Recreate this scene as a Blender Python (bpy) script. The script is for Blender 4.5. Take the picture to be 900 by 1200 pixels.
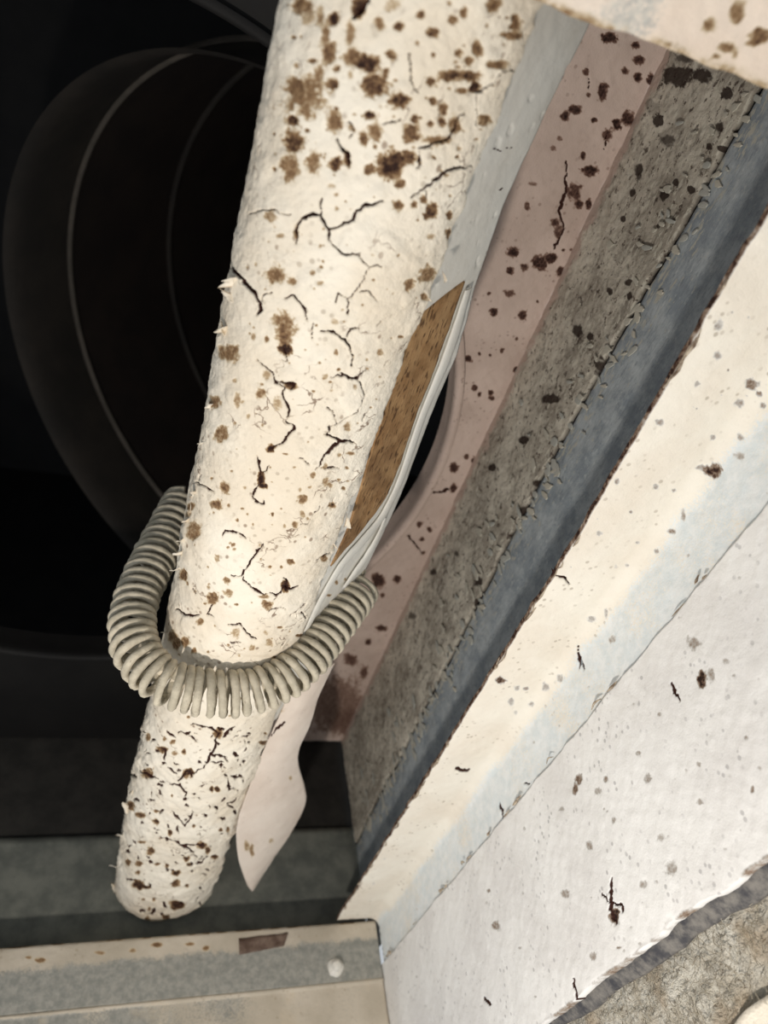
import bpy, math, random
import numpy as np

for o in list(bpy.data.objects):
    bpy.data.objects.remove(o, do_unlink=True)
scene = bpy.context.scene
COL = scene.collection
R = np.random.default_rng(7)

# ---------------------------------------------------------------- camera
# The place is laid out in "units" (x right, y into the cabinet, z up, eye at 0);
# one unit is 0.6 m and the cabinet floor lies at z = FLOOR.
S = 0.6
FLOOR = -1.055
FPX = 850.0
_D = np.array([-390.0, -993.0, 850.0]); _D /= np.linalg.norm(_D)
_E = np.array([2589.0, -289.0, 850.0]); _E -= _D * (_E @ _D); _E /= np.linalg.norm(_E)
_F = np.cross(_D, _E); _F /= np.linalg.norm(_F)
if _F[2] < 0: _F = -_F

def W(p):
    p = np.asarray(p, float)
    return np.stack([p[..., 0] * S, p[..., 1] * S, (p[..., 2] - FLOOR) * S], -1)

def proj(P):
    c = P[..., 0:1] * _E + P[..., 1:2] * _F - P[..., 2:3] * _D
    return 450 + FPX * c[..., 0] / c[..., 2], 600 - FPX * c[..., 1] / c[..., 2]

def ray(px, py):
    c = np.array([px - 450.0, 600.0 - py, FPX])
    return np.array([c @ _E, c @ _F, -(c @ _D)])

cam_data = bpy.data.cameras.new('camera')
cam = bpy.data.objects.new('camera', cam_data); COL.objects.link(cam)
cam_data.sensor_fit = 'VERTICAL'; cam_data.sensor_height = 36.0
cam_data.lens = FPX / 1200 * 36.0
cam_data.clip_start = 0.005; cam_data.clip_end = 20
from mathutils import Matrix, Vector
right = (_E[0], _F[0], -_D[0]); up = (_E[1], _F[1], -_D[1]); fwd = (_E[2], _F[2], -_D[2])
m = Matrix.Identity(4)
for i in range(3):
    m[i][0] = right[i]; m[i][1] = up[i]; m[i][2] = -fwd[i]; m[i][3] = W((0, 0, 0))[i]
cam.matrix_world = m
scene.camera = cam
cam_data.dof.use_dof = True; cam_data.dof.focus_distance = 0.32; cam_data.dof.aperture_fstop = 10

# ---------------------------------------------------------------- light
world = bpy.data.worlds.new('room'); scene.world = world; world.use_nodes = True
bg = world.node_tree.nodes['Background']
bg.inputs[0].default_value = (0.90, 0.95, 1.0, 1); bg.inputs[1].default_value = 0.55
ld = bpy.data.lights.new('phone_flash', 'POINT'); ld.energy = 4.6; ld.color = (1.0, 0.92, 0.83)
ld.shadow_soft_size = 0.012
flash = bpy.data.objects.new('phone_flash', ld); COL.objects.link(flash)
flash.location = W((-0.10, -0.26, -0.38)).tolist()

vs = scene.view_settings
vs.view_transform = 'Standard'; vs.look = 'None'; vs.gamma = 1; vs.use_curve_mapping = False
vs.exposure = 0.08

# ---------------------------------------------------------------- noise
def _hash(ix, iy, iz, seed):
    h = (ix.astype(np.uint32) * np.uint32(374761393) + iy.astype(np.uint32) * np.uint32(668265263)
         + iz.astype(np.uint32) * np.uint32(2147483647) + np.uint32(seed * 974711 + 12345))
    h = (h ^ (h >> np.uint32(13))) * np.uint32(1274126177)
    h = h ^ (h >> np.uint32(16))
    return h.astype(np.float64) / 4294967295.0 * 2 - 1

def vnoise(P, seed=0):
    f0 = np.floor(P); f = P - f0; u = f * f * (3 - 2 * f)
    i = f0.astype(np.int64)
    x, y, z = i[..., 0], i[..., 1], i[..., 2]
    r = 0
    for dx in (0, 1):
        wx = u[..., 0] if dx else 1 - u[..., 0]
        for dy in (0, 1):
            wy = u[..., 1] if dy else 1 - u[..., 1]
            for dz in (0, 1):
                wz = u[..., 2] if dz else 1 - u[..., 2]
                r = r + wx * wy * wz * _hash(x + dx, y + dy, z + dz, seed)
    return r

def fbm(P, freq, octv=3, seed=0):
    a, r, t = 1.0, 0, 0
    for k in range(octv):
        r = r + a * vnoise(P * freq + 13.7 * k, seed + k); t += a; a *= 0.5; freq *= 2.03
    return r / t

def sstep(a, b, x):
    t = np.clip((x - a) / (b - a), 0, 1); return t * t * (3 - 2 * t)

# ---------------------------------------------------------------- materials
def srgb(r, g, b):
    def c(v):
        v /= 255.0
        return v / 12.92 if v <= 0.04045 else ((v + 0.055) / 1.055) ** 2.4
    return (c(r), c(g), c(b), 1)

class NT:
    def __init__(s, name):
        s.m = bpy.data.materials.new(name); s.m.use_nodes = True
        s.t = s.m.node_tree; s.b = s.t.nodes['Principled BSDF']
        s.co = s.t.nodes.new('ShaderNodeTexCoord').outputs['Object']
    def l(s, a, b): s.t.links.new(a, b)
    def noise(s, scale, detail=3, rough=0.55, vec=None, dist=0):
        n = s.t.nodes.new('ShaderNodeTexNoise'); n.inputs['Scale'].default_value = scale
        n.inputs['Detail'].default_value = detail; n.inputs['Roughness'].default_value = rough
        n.inputs['Distortion'].default_value = dist
        s.l(vec or s.co, n.inputs['Vector']); return n.outputs[0]
    def voro(s, scale, vec=None, feature='F1', rnd=1):
        n = s.t.nodes.new('ShaderNodeTexVoronoi'); n.feature = feature
        n.inputs['Scale'].default_value = scale; n.inputs['Randomness'].default_value = rnd
        s.l(vec or s.co, n.inputs['Vector']); return n.outputs
    def mapping(s, scale=(1, 1, 1), rot=(0, 0, 0)):
        n = s.t.nodes.new('ShaderNodeMapping'); n.inputs['Scale'].default_value = scale
        n.inputs['Rotation'].default_value = rot; s.l(s.co, n.inputs['Vector']); return n.outputs[0]
    def rng(s, v, a, b, c=0, d=1):
        n = s.t.nodes.new('ShaderNodeMapRange'); n.interpolation_type = 'SMOOTHSTEP'
        for i, x in enumerate((a, b, c, d)): n.inputs[i + 1].default_value = x
        s.l(v, n.inputs[0]); return n.outputs[0]
    def ramp(s, v, stops):
        n = s.t.nodes.new('ShaderNodeValToRGB'); e = n.color_ramp.elements
        e[0].position, e[0].color = stops[0]; e[1].position, e[1].color = stops[1]
        for p, c in stops[2:]:
            k = e.new(p); k.color = c
        s.l(v, n.inputs[0]); return n.outputs[0]
    def mix(s, f, a, b, mode='MIX'):
        n = s.t.nodes.new('ShaderNodeMix'); n.data_type = 'RGBA'; n.blend_type = mode
        for sock, v in ((n.inputs[0], f), (n.inputs[6], a), (n.inputs[7], b)):
            if hasattr(v, 'is_output'): s.l(v, sock)
            else: sock.default_value = v
        return n.outputs[2]
    def math(s, op, a, b=0.0):
        n = s.t.nodes.new('ShaderNodeMath'); n.operation = op
        for sock, v in ((n.inputs[0], a), (n.inputs[1], b)):
            if hasattr(v, 'is_output'): s.l(v, sock)
            else: sock.default_value = v
        return n.outputs[0]
    def attr(s, name):
        n = s.t.nodes.new('ShaderNodeAttribute'); n.attribute_name = name; return n.outputs['Fac']
    def done(s, col, rough=0.85, spec=0.2, bump=None, bs=0.3, bd=0.001, metal=0):
        if hasattr(col, 'is_output'): s.l(col, s.b.inputs['Base Color'])
        else: s.b.inputs['Base Color'].default_value = col
        if hasattr(rough, 'is_output'): s.l(rough, s.b.inputs['Roughness'])
        else: s.b.inputs['Roughness'].default_value = rough
        s.b.inputs['Specular IOR Level'].default_value = spec
        s.b.inputs['Metallic'].default_value = metal
        if bump is not None:
            n = s.t.nodes.new('ShaderNodeBump'); n.inputs['Strength'].default_value = bs
            n.inputs['Distance'].default_value = bd
            s.l(bump, n.inputs['Height']); s.l(n.outputs[0], s.b.inputs['Normal'])
        return s.m

STAIN = [(0.0, srgb(224, 212, 192)), (0.28, srgb(184, 164, 134)), (0.5, srgb(134, 106, 76)),
         (0.78, srgb(84, 60, 42)), (1.0, srgb(40, 22, 16))]
STAIN_RED = [(0.0, srgb(196, 176, 164)), (0.28, srgb(150, 124, 110)), (0.5, srgb(96, 70, 60)),
             (0.78, srgb(58, 38, 32)), (1.0, srgb(32, 18, 14))]
STAIN_COOL = [(0.0, srgb(225, 224, 222)), (0.3, srgb(186, 182, 176)), (0.55, srgb(138, 120, 104)),
              (0.85, srgb(76, 54, 42)), (1.0, srgb(36, 20, 14))]
CRACK = srgb(54, 28, 20)

def coat(name, c1, c2, lf=25, fine=420, specks=0.35, speck_col=srgb(150, 135, 115), bump=0.35,
         bare=None, stains=True, speck_scale=260, ramp=None, crackle=0.0):
    t = NT(name)
    col = t.mix(t.rng(t.noise(lf, 4), 0.35, 0.68), c1, c2)
    # small dirt flecks
    v = t.voro(speck_scale, t.mapping())
    big = t.rng(t.noise(60, 2), 0.45, 0.65)
    fl = t.math('MULTIPLY', t.rng(v[0], 0.30, 0.16), big)
    col = t.mix(t.math('MULTIPLY', fl, specks), col, speck_col)
    n2 = t.noise(fine, 4, 0.65)
    col = t.mix(t.rng(n2, 0.60, 0.78, 0, 0.18), col, speck_col)
    if crackle:          # hairline crazing of the coat, only in places
        w_ = t.t.nodes.new('ShaderNodeVectorMath'); w_.operation = 'ADD'
        nz = t.t.nodes.new('ShaderNodeTexNoise'); nz.inputs['Scale'].default_value = 160; nz.inputs['Detail'].default_value = 3
        t.l(t.co, nz.inputs['Vector'])
        sc3 = t.t.nodes.new('ShaderNodeVectorMath'); sc3.operation = 'SCALE'; sc3.inputs['Scale'].default_value = 0.012
        t.l(nz.outputs['Color'], sc3.inputs[0]); t.l(t.co, w_.inputs[0]); t.l(sc3.outputs[0], w_.inputs[1])
        ve = t.voro(95, w_.outputs[0], 'DISTANCE_TO_EDGE')
        ln = t.math('MULTIPLY', t.rng(ve[0], 0.035, 0.012), t.rng(t.noise(48, 3, 0.6), 0.57, 0.66))
        col = t.mix(t.math('MULTIPLY', ln, crackle), col, srgb(110, 84, 64))
        vp = t.voro(190, t.mapping((1, 1, 0.8)))
        col = t.mix(t.math('MULTIPLY', t.rng(vp[0], 0.22, 0.10), t.rng(t.noise(70, 2), 0.5, 0.6, 0, 0.7)), col, srgb(120, 92, 68))
    if bare is not None:
        k = t.attr('bare'); sc = t.noise(900, 3, 0.7)
        kk = t.rng(t.math('ADD', k, t.math('MULTIPLY', t.math('SUBTRACT', sc, 0.5), 0.9)), 0.35, 0.65)
        bc = t.mix(t.rng(t.noise(180, 5, 0.7), 0.35, 0.65), bare[0], bare[1])
        col = t.mix(kk, col, bc)
    if stains:
        st = t.attr('stain')
        s2 = t.math('MULTIPLY', st, t.rng(t.noise(620, 4, 0.7), 0.28, 0.72, 0.7, 1.4))
        col = t.mix(t.rng(s2, 0.02, 0.34), col, t.ramp(s2, ramp or STAIN))
        col = t.mix(t.rng(t.attr('crack'), 0.12, 0.6), col, CRACK)
    h = t.math('ADD', t.noise(fine * 0.6, 4, 0.6), t.math('MULTIPLY', t.noise(fine * 3.2, 2), 0.35))
    return t.done(col, 0.82, 0.22, h, bump, 0.0012)

def metal_dark(name, c1, c2, sc=40, rough=0.7, streak=(1, 1, 1)):
    t = NT(name)
    mp = t.mapping(streak)
    col = t.mix(t.rng(t.noise(sc, 5, 0.65, mp), 0.32, 0.7), c1, c2)
    col = t.mix(t.rng(t.noise(sc * 9, 3), 0.6, 0.75, 0, 0.35), col, c1)
    return t.done(col, rough, 0.25, t.noise(sc * 6, 3), 0.15, 0.001)

M = {}
M['coat'] = coat('coat_cream', srgb(236, 228, 212), srgb(224, 212, 192), bump=0.5, crackle=0.8, specks=0.5)
M['board'] = coat('coat_board', srgb(222, 220, 212), srgb(212, 208, 198), specks=0.12, fine=300, bump=0.22)
M['flap'] = coat('coat_flap', srgb(228, 216, 203), srgb(216, 201, 187), specks=0.15, fine=260, bump=0.15)
M['pink'] = coat('coat_blush', srgb(208, 188, 176), srgb(192, 172, 160), specks=0.5, speck_col=srgb(120, 92, 80), ramp=STAIN_RED)
M['flange'] = coat('coat_flange', srgb(238, 232, 219), srgb(230, 221, 206), specks=0.55, bump=0.34,
                   bare=(srgb(216, 223, 225), srgb(230, 233, 233)), ramp=STAIN_COOL)
M['white'] = coat('coat_white', srgb(238, 237, 234), srgb(226, 224, 221), specks=0.6,
                  speck_col=srgb(160, 158, 158), bump=0.30, ramp=STAIN_COOL)
M['rail'] = coat('coat_rail', srgb(236, 222, 206), srgb(224, 206, 188), specks=0.3,
                 bare=(srgb(176, 174, 168), srgb(206, 201, 190)))
M['sill'] = coat('coat_sill', srgb(200, 190, 174), srgb(180, 170, 153), specks=0.5,
                 bare=(srgb(134, 135, 129), srgb(160, 158, 150)))

def _liner():
    t = NT('grey_liner')
    base = t.mix(t.rng(t.noise(30, 5, 0.7), 0.38, 0.62), srgb(162, 154, 141), srgb(210, 203, 188))
    base = t.mix(t.rng(t.noise(75, 5, 0.75), 0.52, 0.64, 0, 0.6), base, srgb(116, 108, 98))
    mp = t.mapping((1, 1.6, 0.55), (0.3, 0, 0))
    base = t.mix(t.rng(t.noise(230, 4, 0.72, mp), 0.53, 0.60, 0, 0.8), base, srgb(206, 201, 186))
    base = t.mix(t.rng(t.noise(210, 4, 0.75), 0.565, 0.63, 0, 0.85), base, srgb(74, 60, 52))
    base = t.mix(t.rng(t.math('ADD', t.attr('bare'), t.math('MULTIPLY', t.math('SUBTRACT', t.noise(90, 4, 0.7), 0.5), 1.6)), 0.4, 0.7), base, srgb(186, 166, 154))
    st = t.attr('stain')
    base = t.mix(t.rng(st, 0.15, 0.6, 0, 0.92), base, srgb(46, 32, 26))
    base = t.mix(t.attr('crack'), base, srgb(30, 22, 18))
    return t.done(base, 0.9, 0.15, t.noise(300, 5, 0.7), 0.6, 0.0015)
M['liner'] = _liner()

def _galv():
    t = NT('galvanised_strip')
    mp = t.mapping((1, 1.8, 0.5))
    base = t.mix(t.rng(t.noise(60, 5, 0.75), 0.36, 0.66), srgb(136, 145, 152), srgb(174, 181, 184))
    base = t.mix(t.rng(t.noise(420, 5, 0.8, mp), 0.50, 0.68, 0, 0.6), base, srgb(104, 111, 118))
    base = t.mix(t.rng(t.noise(300, 4, 0.7, t.mapping((1, 1.5, 0.6))), 0.60, 0.68, 0, 0.5), base, srgb(206, 210, 208))
    fl = t.rng(t.math('ADD', t.attr('bare'), t.math('MULTIPLY', t.math('SUBTRACT', t.noise(260, 4, 0.7, t.mapping((1, 1.4, 0.5))), 0.5), 3.0)), 0.52, 0.68)
    base = t.mix(fl, base, srgb(182, 180, 168))
    base = t.mix(t.attr('crack'), base, srgb(30, 24, 22))
    return t.done(base, 0.55, 0.4, t.noise(300, 4, 0.7, mp), 0.35, 0.001)
M['galv'] = _galv()

def _bare():
    t = NT('brown_bare_fibre')
    mp = t.mapping((1.0, 1.0, 0.32), (0, 0.55, 0))
    base = t.mix(t.rng(t.noise(90, 4, 0.6), 0.35, 0.68), srgb(172, 138, 98), srgb(142, 108, 72))
    base = t.mix(t.rng(t.noise(520, 3, 0.6, mp), 0.55, 0.63, 0, 0.9), base, srgb(82, 56, 36))
    base = t.mix(t.attr('stain'), base, srgb(92, 66, 44))
    return t.done(base, 0.8, 0.2, t.noise(520, 3, 0.6, mp), 0.4, 0.001)
M['bare'] = _bare()

def _spring():
    t = NT('dusty_spring_paint')
    base = t.mix(t.rng(t.noise(130, 4, 0.6), 0.38, 0.66), srgb(174, 166, 147), srgb(200, 191, 171))
    base = t.mix(t.rng(t.noise(420, 3, 0.7), 0.62, 0.74, 0, 0.7), base, srgb(112, 100, 84))
    base = t.mix(t.rng(t.attr('bare'), 0.4, 0.6), base, srgb(226, 216, 196))
    return t.done(base, 0.75, 0.3, t.noise(500, 4, 0.65), 0.5, 0.001)
M['spring'] = _spring()
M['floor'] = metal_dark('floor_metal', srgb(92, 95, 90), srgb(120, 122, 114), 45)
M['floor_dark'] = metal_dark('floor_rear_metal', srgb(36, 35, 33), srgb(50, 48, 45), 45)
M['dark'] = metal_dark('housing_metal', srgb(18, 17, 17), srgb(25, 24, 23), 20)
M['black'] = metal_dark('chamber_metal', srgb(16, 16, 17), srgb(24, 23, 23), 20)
M['inlet'] = metal_dark('inlet_paint', srgb(40, 37, 34), srgb(52, 47, 42), 18)
M['inlet_in'] = metal_dark('inlet_inner_paint', srgb(32, 27, 25), srgb(42, 35, 31), 18)
M['lip'] = metal_dark('inlet_lip_paint', srgb(74, 69, 62), srgb(92, 85, 77), 30)
M['hub'] = metal_dark('motor_rust', srgb(70, 40, 28), srgb(88, 50, 34), 30)
M['notch'] = metal_dark('rusty_notch', srgb(84, 66, 56), srgb(122, 104, 92), 120)
M['screw'] = metal_dark('painted_screw', srgb(206, 204, 196), srgb(232, 228, 218), 200, 0.5)
M['edge'] = metal_dark('crumbled_edge', srgb(104, 86, 70), srgb(206, 192, 170), 260)

def _fibre():
    t = NT('fibre_batt')
    base = t.mix(t.rng(t.noise(90, 5, 0.7), 0.35, 0.65), srgb(222, 218, 206), srgb(190, 183, 168))
    base = t.mix(t.rng(t.noise(420, 4, 0.75), 0.54, 0.68, 0, 0.85), base, srgb(98, 86, 70))
    base = t.mix(t.attr('stain'), base, srgb(176, 156, 130))
    return t.done(base, 0.95, 0.1, t.noise(520, 4, 0.75), 1.0, 0.002)
M['fibre'] = _fibre()
M['slate'] = metal_dark('slate_shade', srgb(64, 64, 68), srgb(128, 124, 118), 160)  # dark tone painted in for the shade beneath the torn edge
M['chip'] = metal_dark('old_coat_chip', srgb(196, 191, 176), srgb(176, 172, 160), 200, 0.85)
M['chip_grey'] = metal_dark('old_coat_chip_grey', srgb(162, 164, 158), srgb(186, 184, 174), 200, 0.85)
M['strand'] = metal_dark('fibre_strand', srgb(205, 198, 180), srgb(120, 106, 86), 300, 0.9)

# ---------------------------------------------------------------- object helpers
def link_mesh(name, me, mat, parent=None):
    o = bpy.data.objects.new(name, me); COL.objects.link(o)
    if mat: me.materials.append(mat)
    if parent is not None:
        o.parent = parent
        o.matrix_parent_inverse = parent_world(parent).inverted()
    return o

_pw = {}
def parent_world(p): return _pw.get(p.name, Matrix.Identity(4))

def empty(name, u):
    o = bpy.data.objects.new(name, None); COL.objects.link(o)
    o.empty_display_size = 0.03
    o.location = W(u).tolist(); _pw[o.name] = Matrix.Translation(Vector(W(u).tolist())); return o

def mesh_np(name, verts, quads, mat, parent=None, attrs=None, smooth=True, tris=None):
    me = bpy.data.meshes.new(name)
    v = W(verts).reshape(-1, 3).astype(np.float32)
    q = np.asarray(quads, np.int32).reshape(-1, 4)
    loops = q.ravel(); starts = np.arange(len(q)) * 4; tot = np.full(len(q), 4)
    if tris is not None and len(tris):
        tr = np.asarray(tris, np.int32).reshape(-1, 3)
        starts = np.r_[starts, len(loops) + np.arange(len(tr)) * 3]; tot = np.r_[tot, np.full(len(tr), 3)]
        loops = np.r_[loops, tr.ravel()]
    me.vertices.add(len(v)); me.vertices.foreach_set('co', v.ravel())
    me.loops.add(len(loops)); me.loops.foreach_set('vertex_index', loops.astype(np.int32))
    me.polygons.add(len(starts)); me.polygons.foreach_set('loop_start', starts.astype(np.int32))
    me.polygons.foreach_set('loop_total', tot.astype(np.int32))
    me.polygons.foreach_set('use_smooth', np.full(len(starts), bool(smooth)))
    me.update(calc_edges=True)
    for k, a in (attrs or {}).items():
        at = me.attributes.new(k, 'FLOAT', 'POINT'); at.data.foreach_set('value', a.ravel().astype(np.float32))
    me.validate()
    return link_mesh(name, me, mat, parent)

def gquads(nr, nc, wrap=False):
    i = np.arange(nr * nc).reshape(nr, nc)
    if wrap: i = np.c_[i, i[:, :1]]
    return np.stack([i[:-1, :-1], i[:-1, 1:], i[1:, 1:], i[1:, :-1]], -1).reshape(-1, 4)

def tag(o, label, cat, group=None):
    o['label'] = label; o['category'] = cat
    if group: o['group'] = group
    return o

def struct(o, label=None):
    o['kind'] = 'structure'
    if label: o['label'] = label
    return o

def gnormal(P):
    du = np.gradient(P, axis=0); dv = np.gradient(P, axis=1)
    n = np.cross(du, dv); n /= np.linalg.norm(n, axis=-1, keepdims=True) + 1e-12
    return n

def zrows(x, y, z0, z1, step):
    z = np.linspace(z0, z1, 4000)
    P = np.stack([np.full_like(z, x), np.full_like(z, y), z], -1)
    a, b = proj(P); s = np.r_[0, np.cumsum(np.hypot(np.diff(a), np.diff(b)))]
    return np.interp(np.linspace(0, s[-1], max(4, int(s[-1] / step))), s, z)

def solid_grid(name, P, thick, mat, parent=None, attrs=None):
    """a sheet: front grid P (rows, cols, 3), back side offset by vector thick, edges closed"""
    nr, nc = P.shape[:2]
    B = P + np.asarray(thick)
    rim = np.r_[np.arange(nc), (np.arange(1, nr) * nc + nc - 1), ((nr - 1) * nc + np.arange(nc - 2, -1, -1)),
                (np.arange(nr - 2, 0, -1) * nc)]
    V = np.r_[P.reshape(-1, 3), B.reshape(-1, 3)[rim]]
    n0 = nr * nc; k = len(rim); j = np.arange(k); j2 = (j + 1) % k
    q = np.r_[gquads(nr, nc), np.stack([rim[j], n0 + j, n0 + j2, rim[j2]], -1)]
    at = {a: np.r_[v.ravel(), v.ravel()[rim]] for a, v in (attrs or {}).items()}
    o = mesh_np(name, V, q, mat, parent, at)
    # back face as one ngon is not needed: the rim closes onto a fan
    return o

def box(name, x0, x1, y0, y1, z0, z1, mat, parent=None, bevel=0.0):
    V = [(x, y, z) for x in (x0, x1) for y in (y0, y1) for z in (z0, z1)]
    q = [(0, 1, 3, 2), (4, 6, 7, 5), (0, 4, 5, 1), (2, 3, 7, 6), (0, 2, 6, 4), (1, 5, 7, 3)]
    o = mesh_np(name, np.array(V), q, mat, parent, smooth=False)
    if bevel:
        b = o.modifiers.new('bevel', 'BEVEL'); b.width = bevel * S; b.segments = 2
    return o

# ---------------------------------------------------------------- marks (stains, cracks and one painted shade, where they sit on the surfaces)
def spots_from(crop, sc, lst):
    out = []
    for s in lst:
        x, y, rx = s[:3]; ry = s[3] if len(s) > 3 else rx; v = s[4] if len(s) > 4 else 0.62
        out.append((crop[0] + x / sc, crop[1] + y / sc, rx / sc, ry / sc, v))
    return out

def cracks_from(crop, sc, lst):
    return [([(crop[0] + x / sc, crop[1] + y / sc) for x, y in pts], w / sc) for pts, w in lst]

def marks(P, spots, cracks, facing=None, seed=0, soft=0.55, wscale=1.0):
    X, Y = proj(P)
    sh = X.shape
    Q = np.stack([X, Y, np.zeros(sh)], -1)
    wx = fbm(Q, 0.22, 3, seed + 1); wy = fbm(Q, 0.22, 3, seed + 5); wl = fbm(Q, 0.08, 2, seed + 9)
    wx2 = fbm(Q, 0.09, 2, seed + 13); wy2 = fbm(Q, 0.09, 2, seed + 17); fr = fbm(Q, 0.55, 2, seed + 21)
    stain = np.zeros(sh); crack = np.zeros(sh); lip = np.zeros(sh)
    ok = np.ones(sh, bool) if facing is None else facing
    for (x, y, rx, ry, v) in spots:
        rr = max(rx, ry) * 2.0 + 3
        m_ = ok & (np.abs(X - x) < rr) & (np.abs(Y - y) < rr)
        if not m_.any(): continue
        rmin = min(rx, ry)
        dx = (X[m_] - x + wx[m_] * 0.45 * rmin) / rx; dy = (Y[m_] - y + wy[m_] * 0.45 * rmin) / ry
        d = np.hypot(dx, dy) * (1 + 0.35 * wl[m_] + 0.30 * fr[m_])
        stain[m_] = np.maximum(stain[m_], v * (1 - sstep(1 - soft, 1 + soft * 0.8, d)))
    for pts, w in cracks:
        pts = np.array(pts); w = w * wscale
        pad = 6 + 3 * w
        m_ = ok & (X > pts[:, 0].min() - pad) & (X < pts[:, 0].max() + pad) & (Y > pts[:, 1].min() - pad) & (Y < pts[:, 1].max() + pad)
        if not m_.any(): continue
        x = X[m_] + wx[m_] * 2.2 + wx2[m_] * 2.0; y = Y[m_] + wy[m_] * 2.2 + wy2[m_] * 2.0
        best = np.full(x.shape, 1e9); side = np.zeros(x.shape); tt = np.zeros(x.shape)
        n = len(pts) - 1
        for k in range(n):
            a, b = pts[k], pts[k + 1]; ab = b - a; L2 = ab @ ab + 1e-9
            t = np.clip(((x - a[0]) * ab[0] + (y - a[1]) * ab[1]) / L2, 0, 1)
            dx = x - a[0] - t * ab[0]; dy = y - a[1] - t * ab[1]; d = np.hypot(dx, dy)
            u = d < best
            best[u] = d[u]; side[u] = np.sign(ab[0] * dy - ab[1] * dx)[u]; tt[u] = (k + t[u]) / n
        hw = w * 0.5 * (0.45 + 0.75 * np.sin(np.pi * np.clip(tt * 0.9 + 0.05, 0, 1))) * (1 + 0.5 * wl[m_])
        hw = np.maximum(hw, 0.35)
        c = 1 - sstep(hw * 0.6, hw * 1.1 + 0.55, best)
        crack[m_] = np.maximum(crack[m_], c * min(1.0, 0.6 + w * 0.25))
        lp = np.exp(-((best - hw * 1.3) / (w * 0.6 + 1.0)) ** 2) * (side > 0) * np.sin(np.pi * np.clip(tt, 0, 1))
        lip[m_] = np.maximum(lip[m_], lp * min(1.5, 0.3 + w * 0.3))
    return stain, crack, lip

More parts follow.
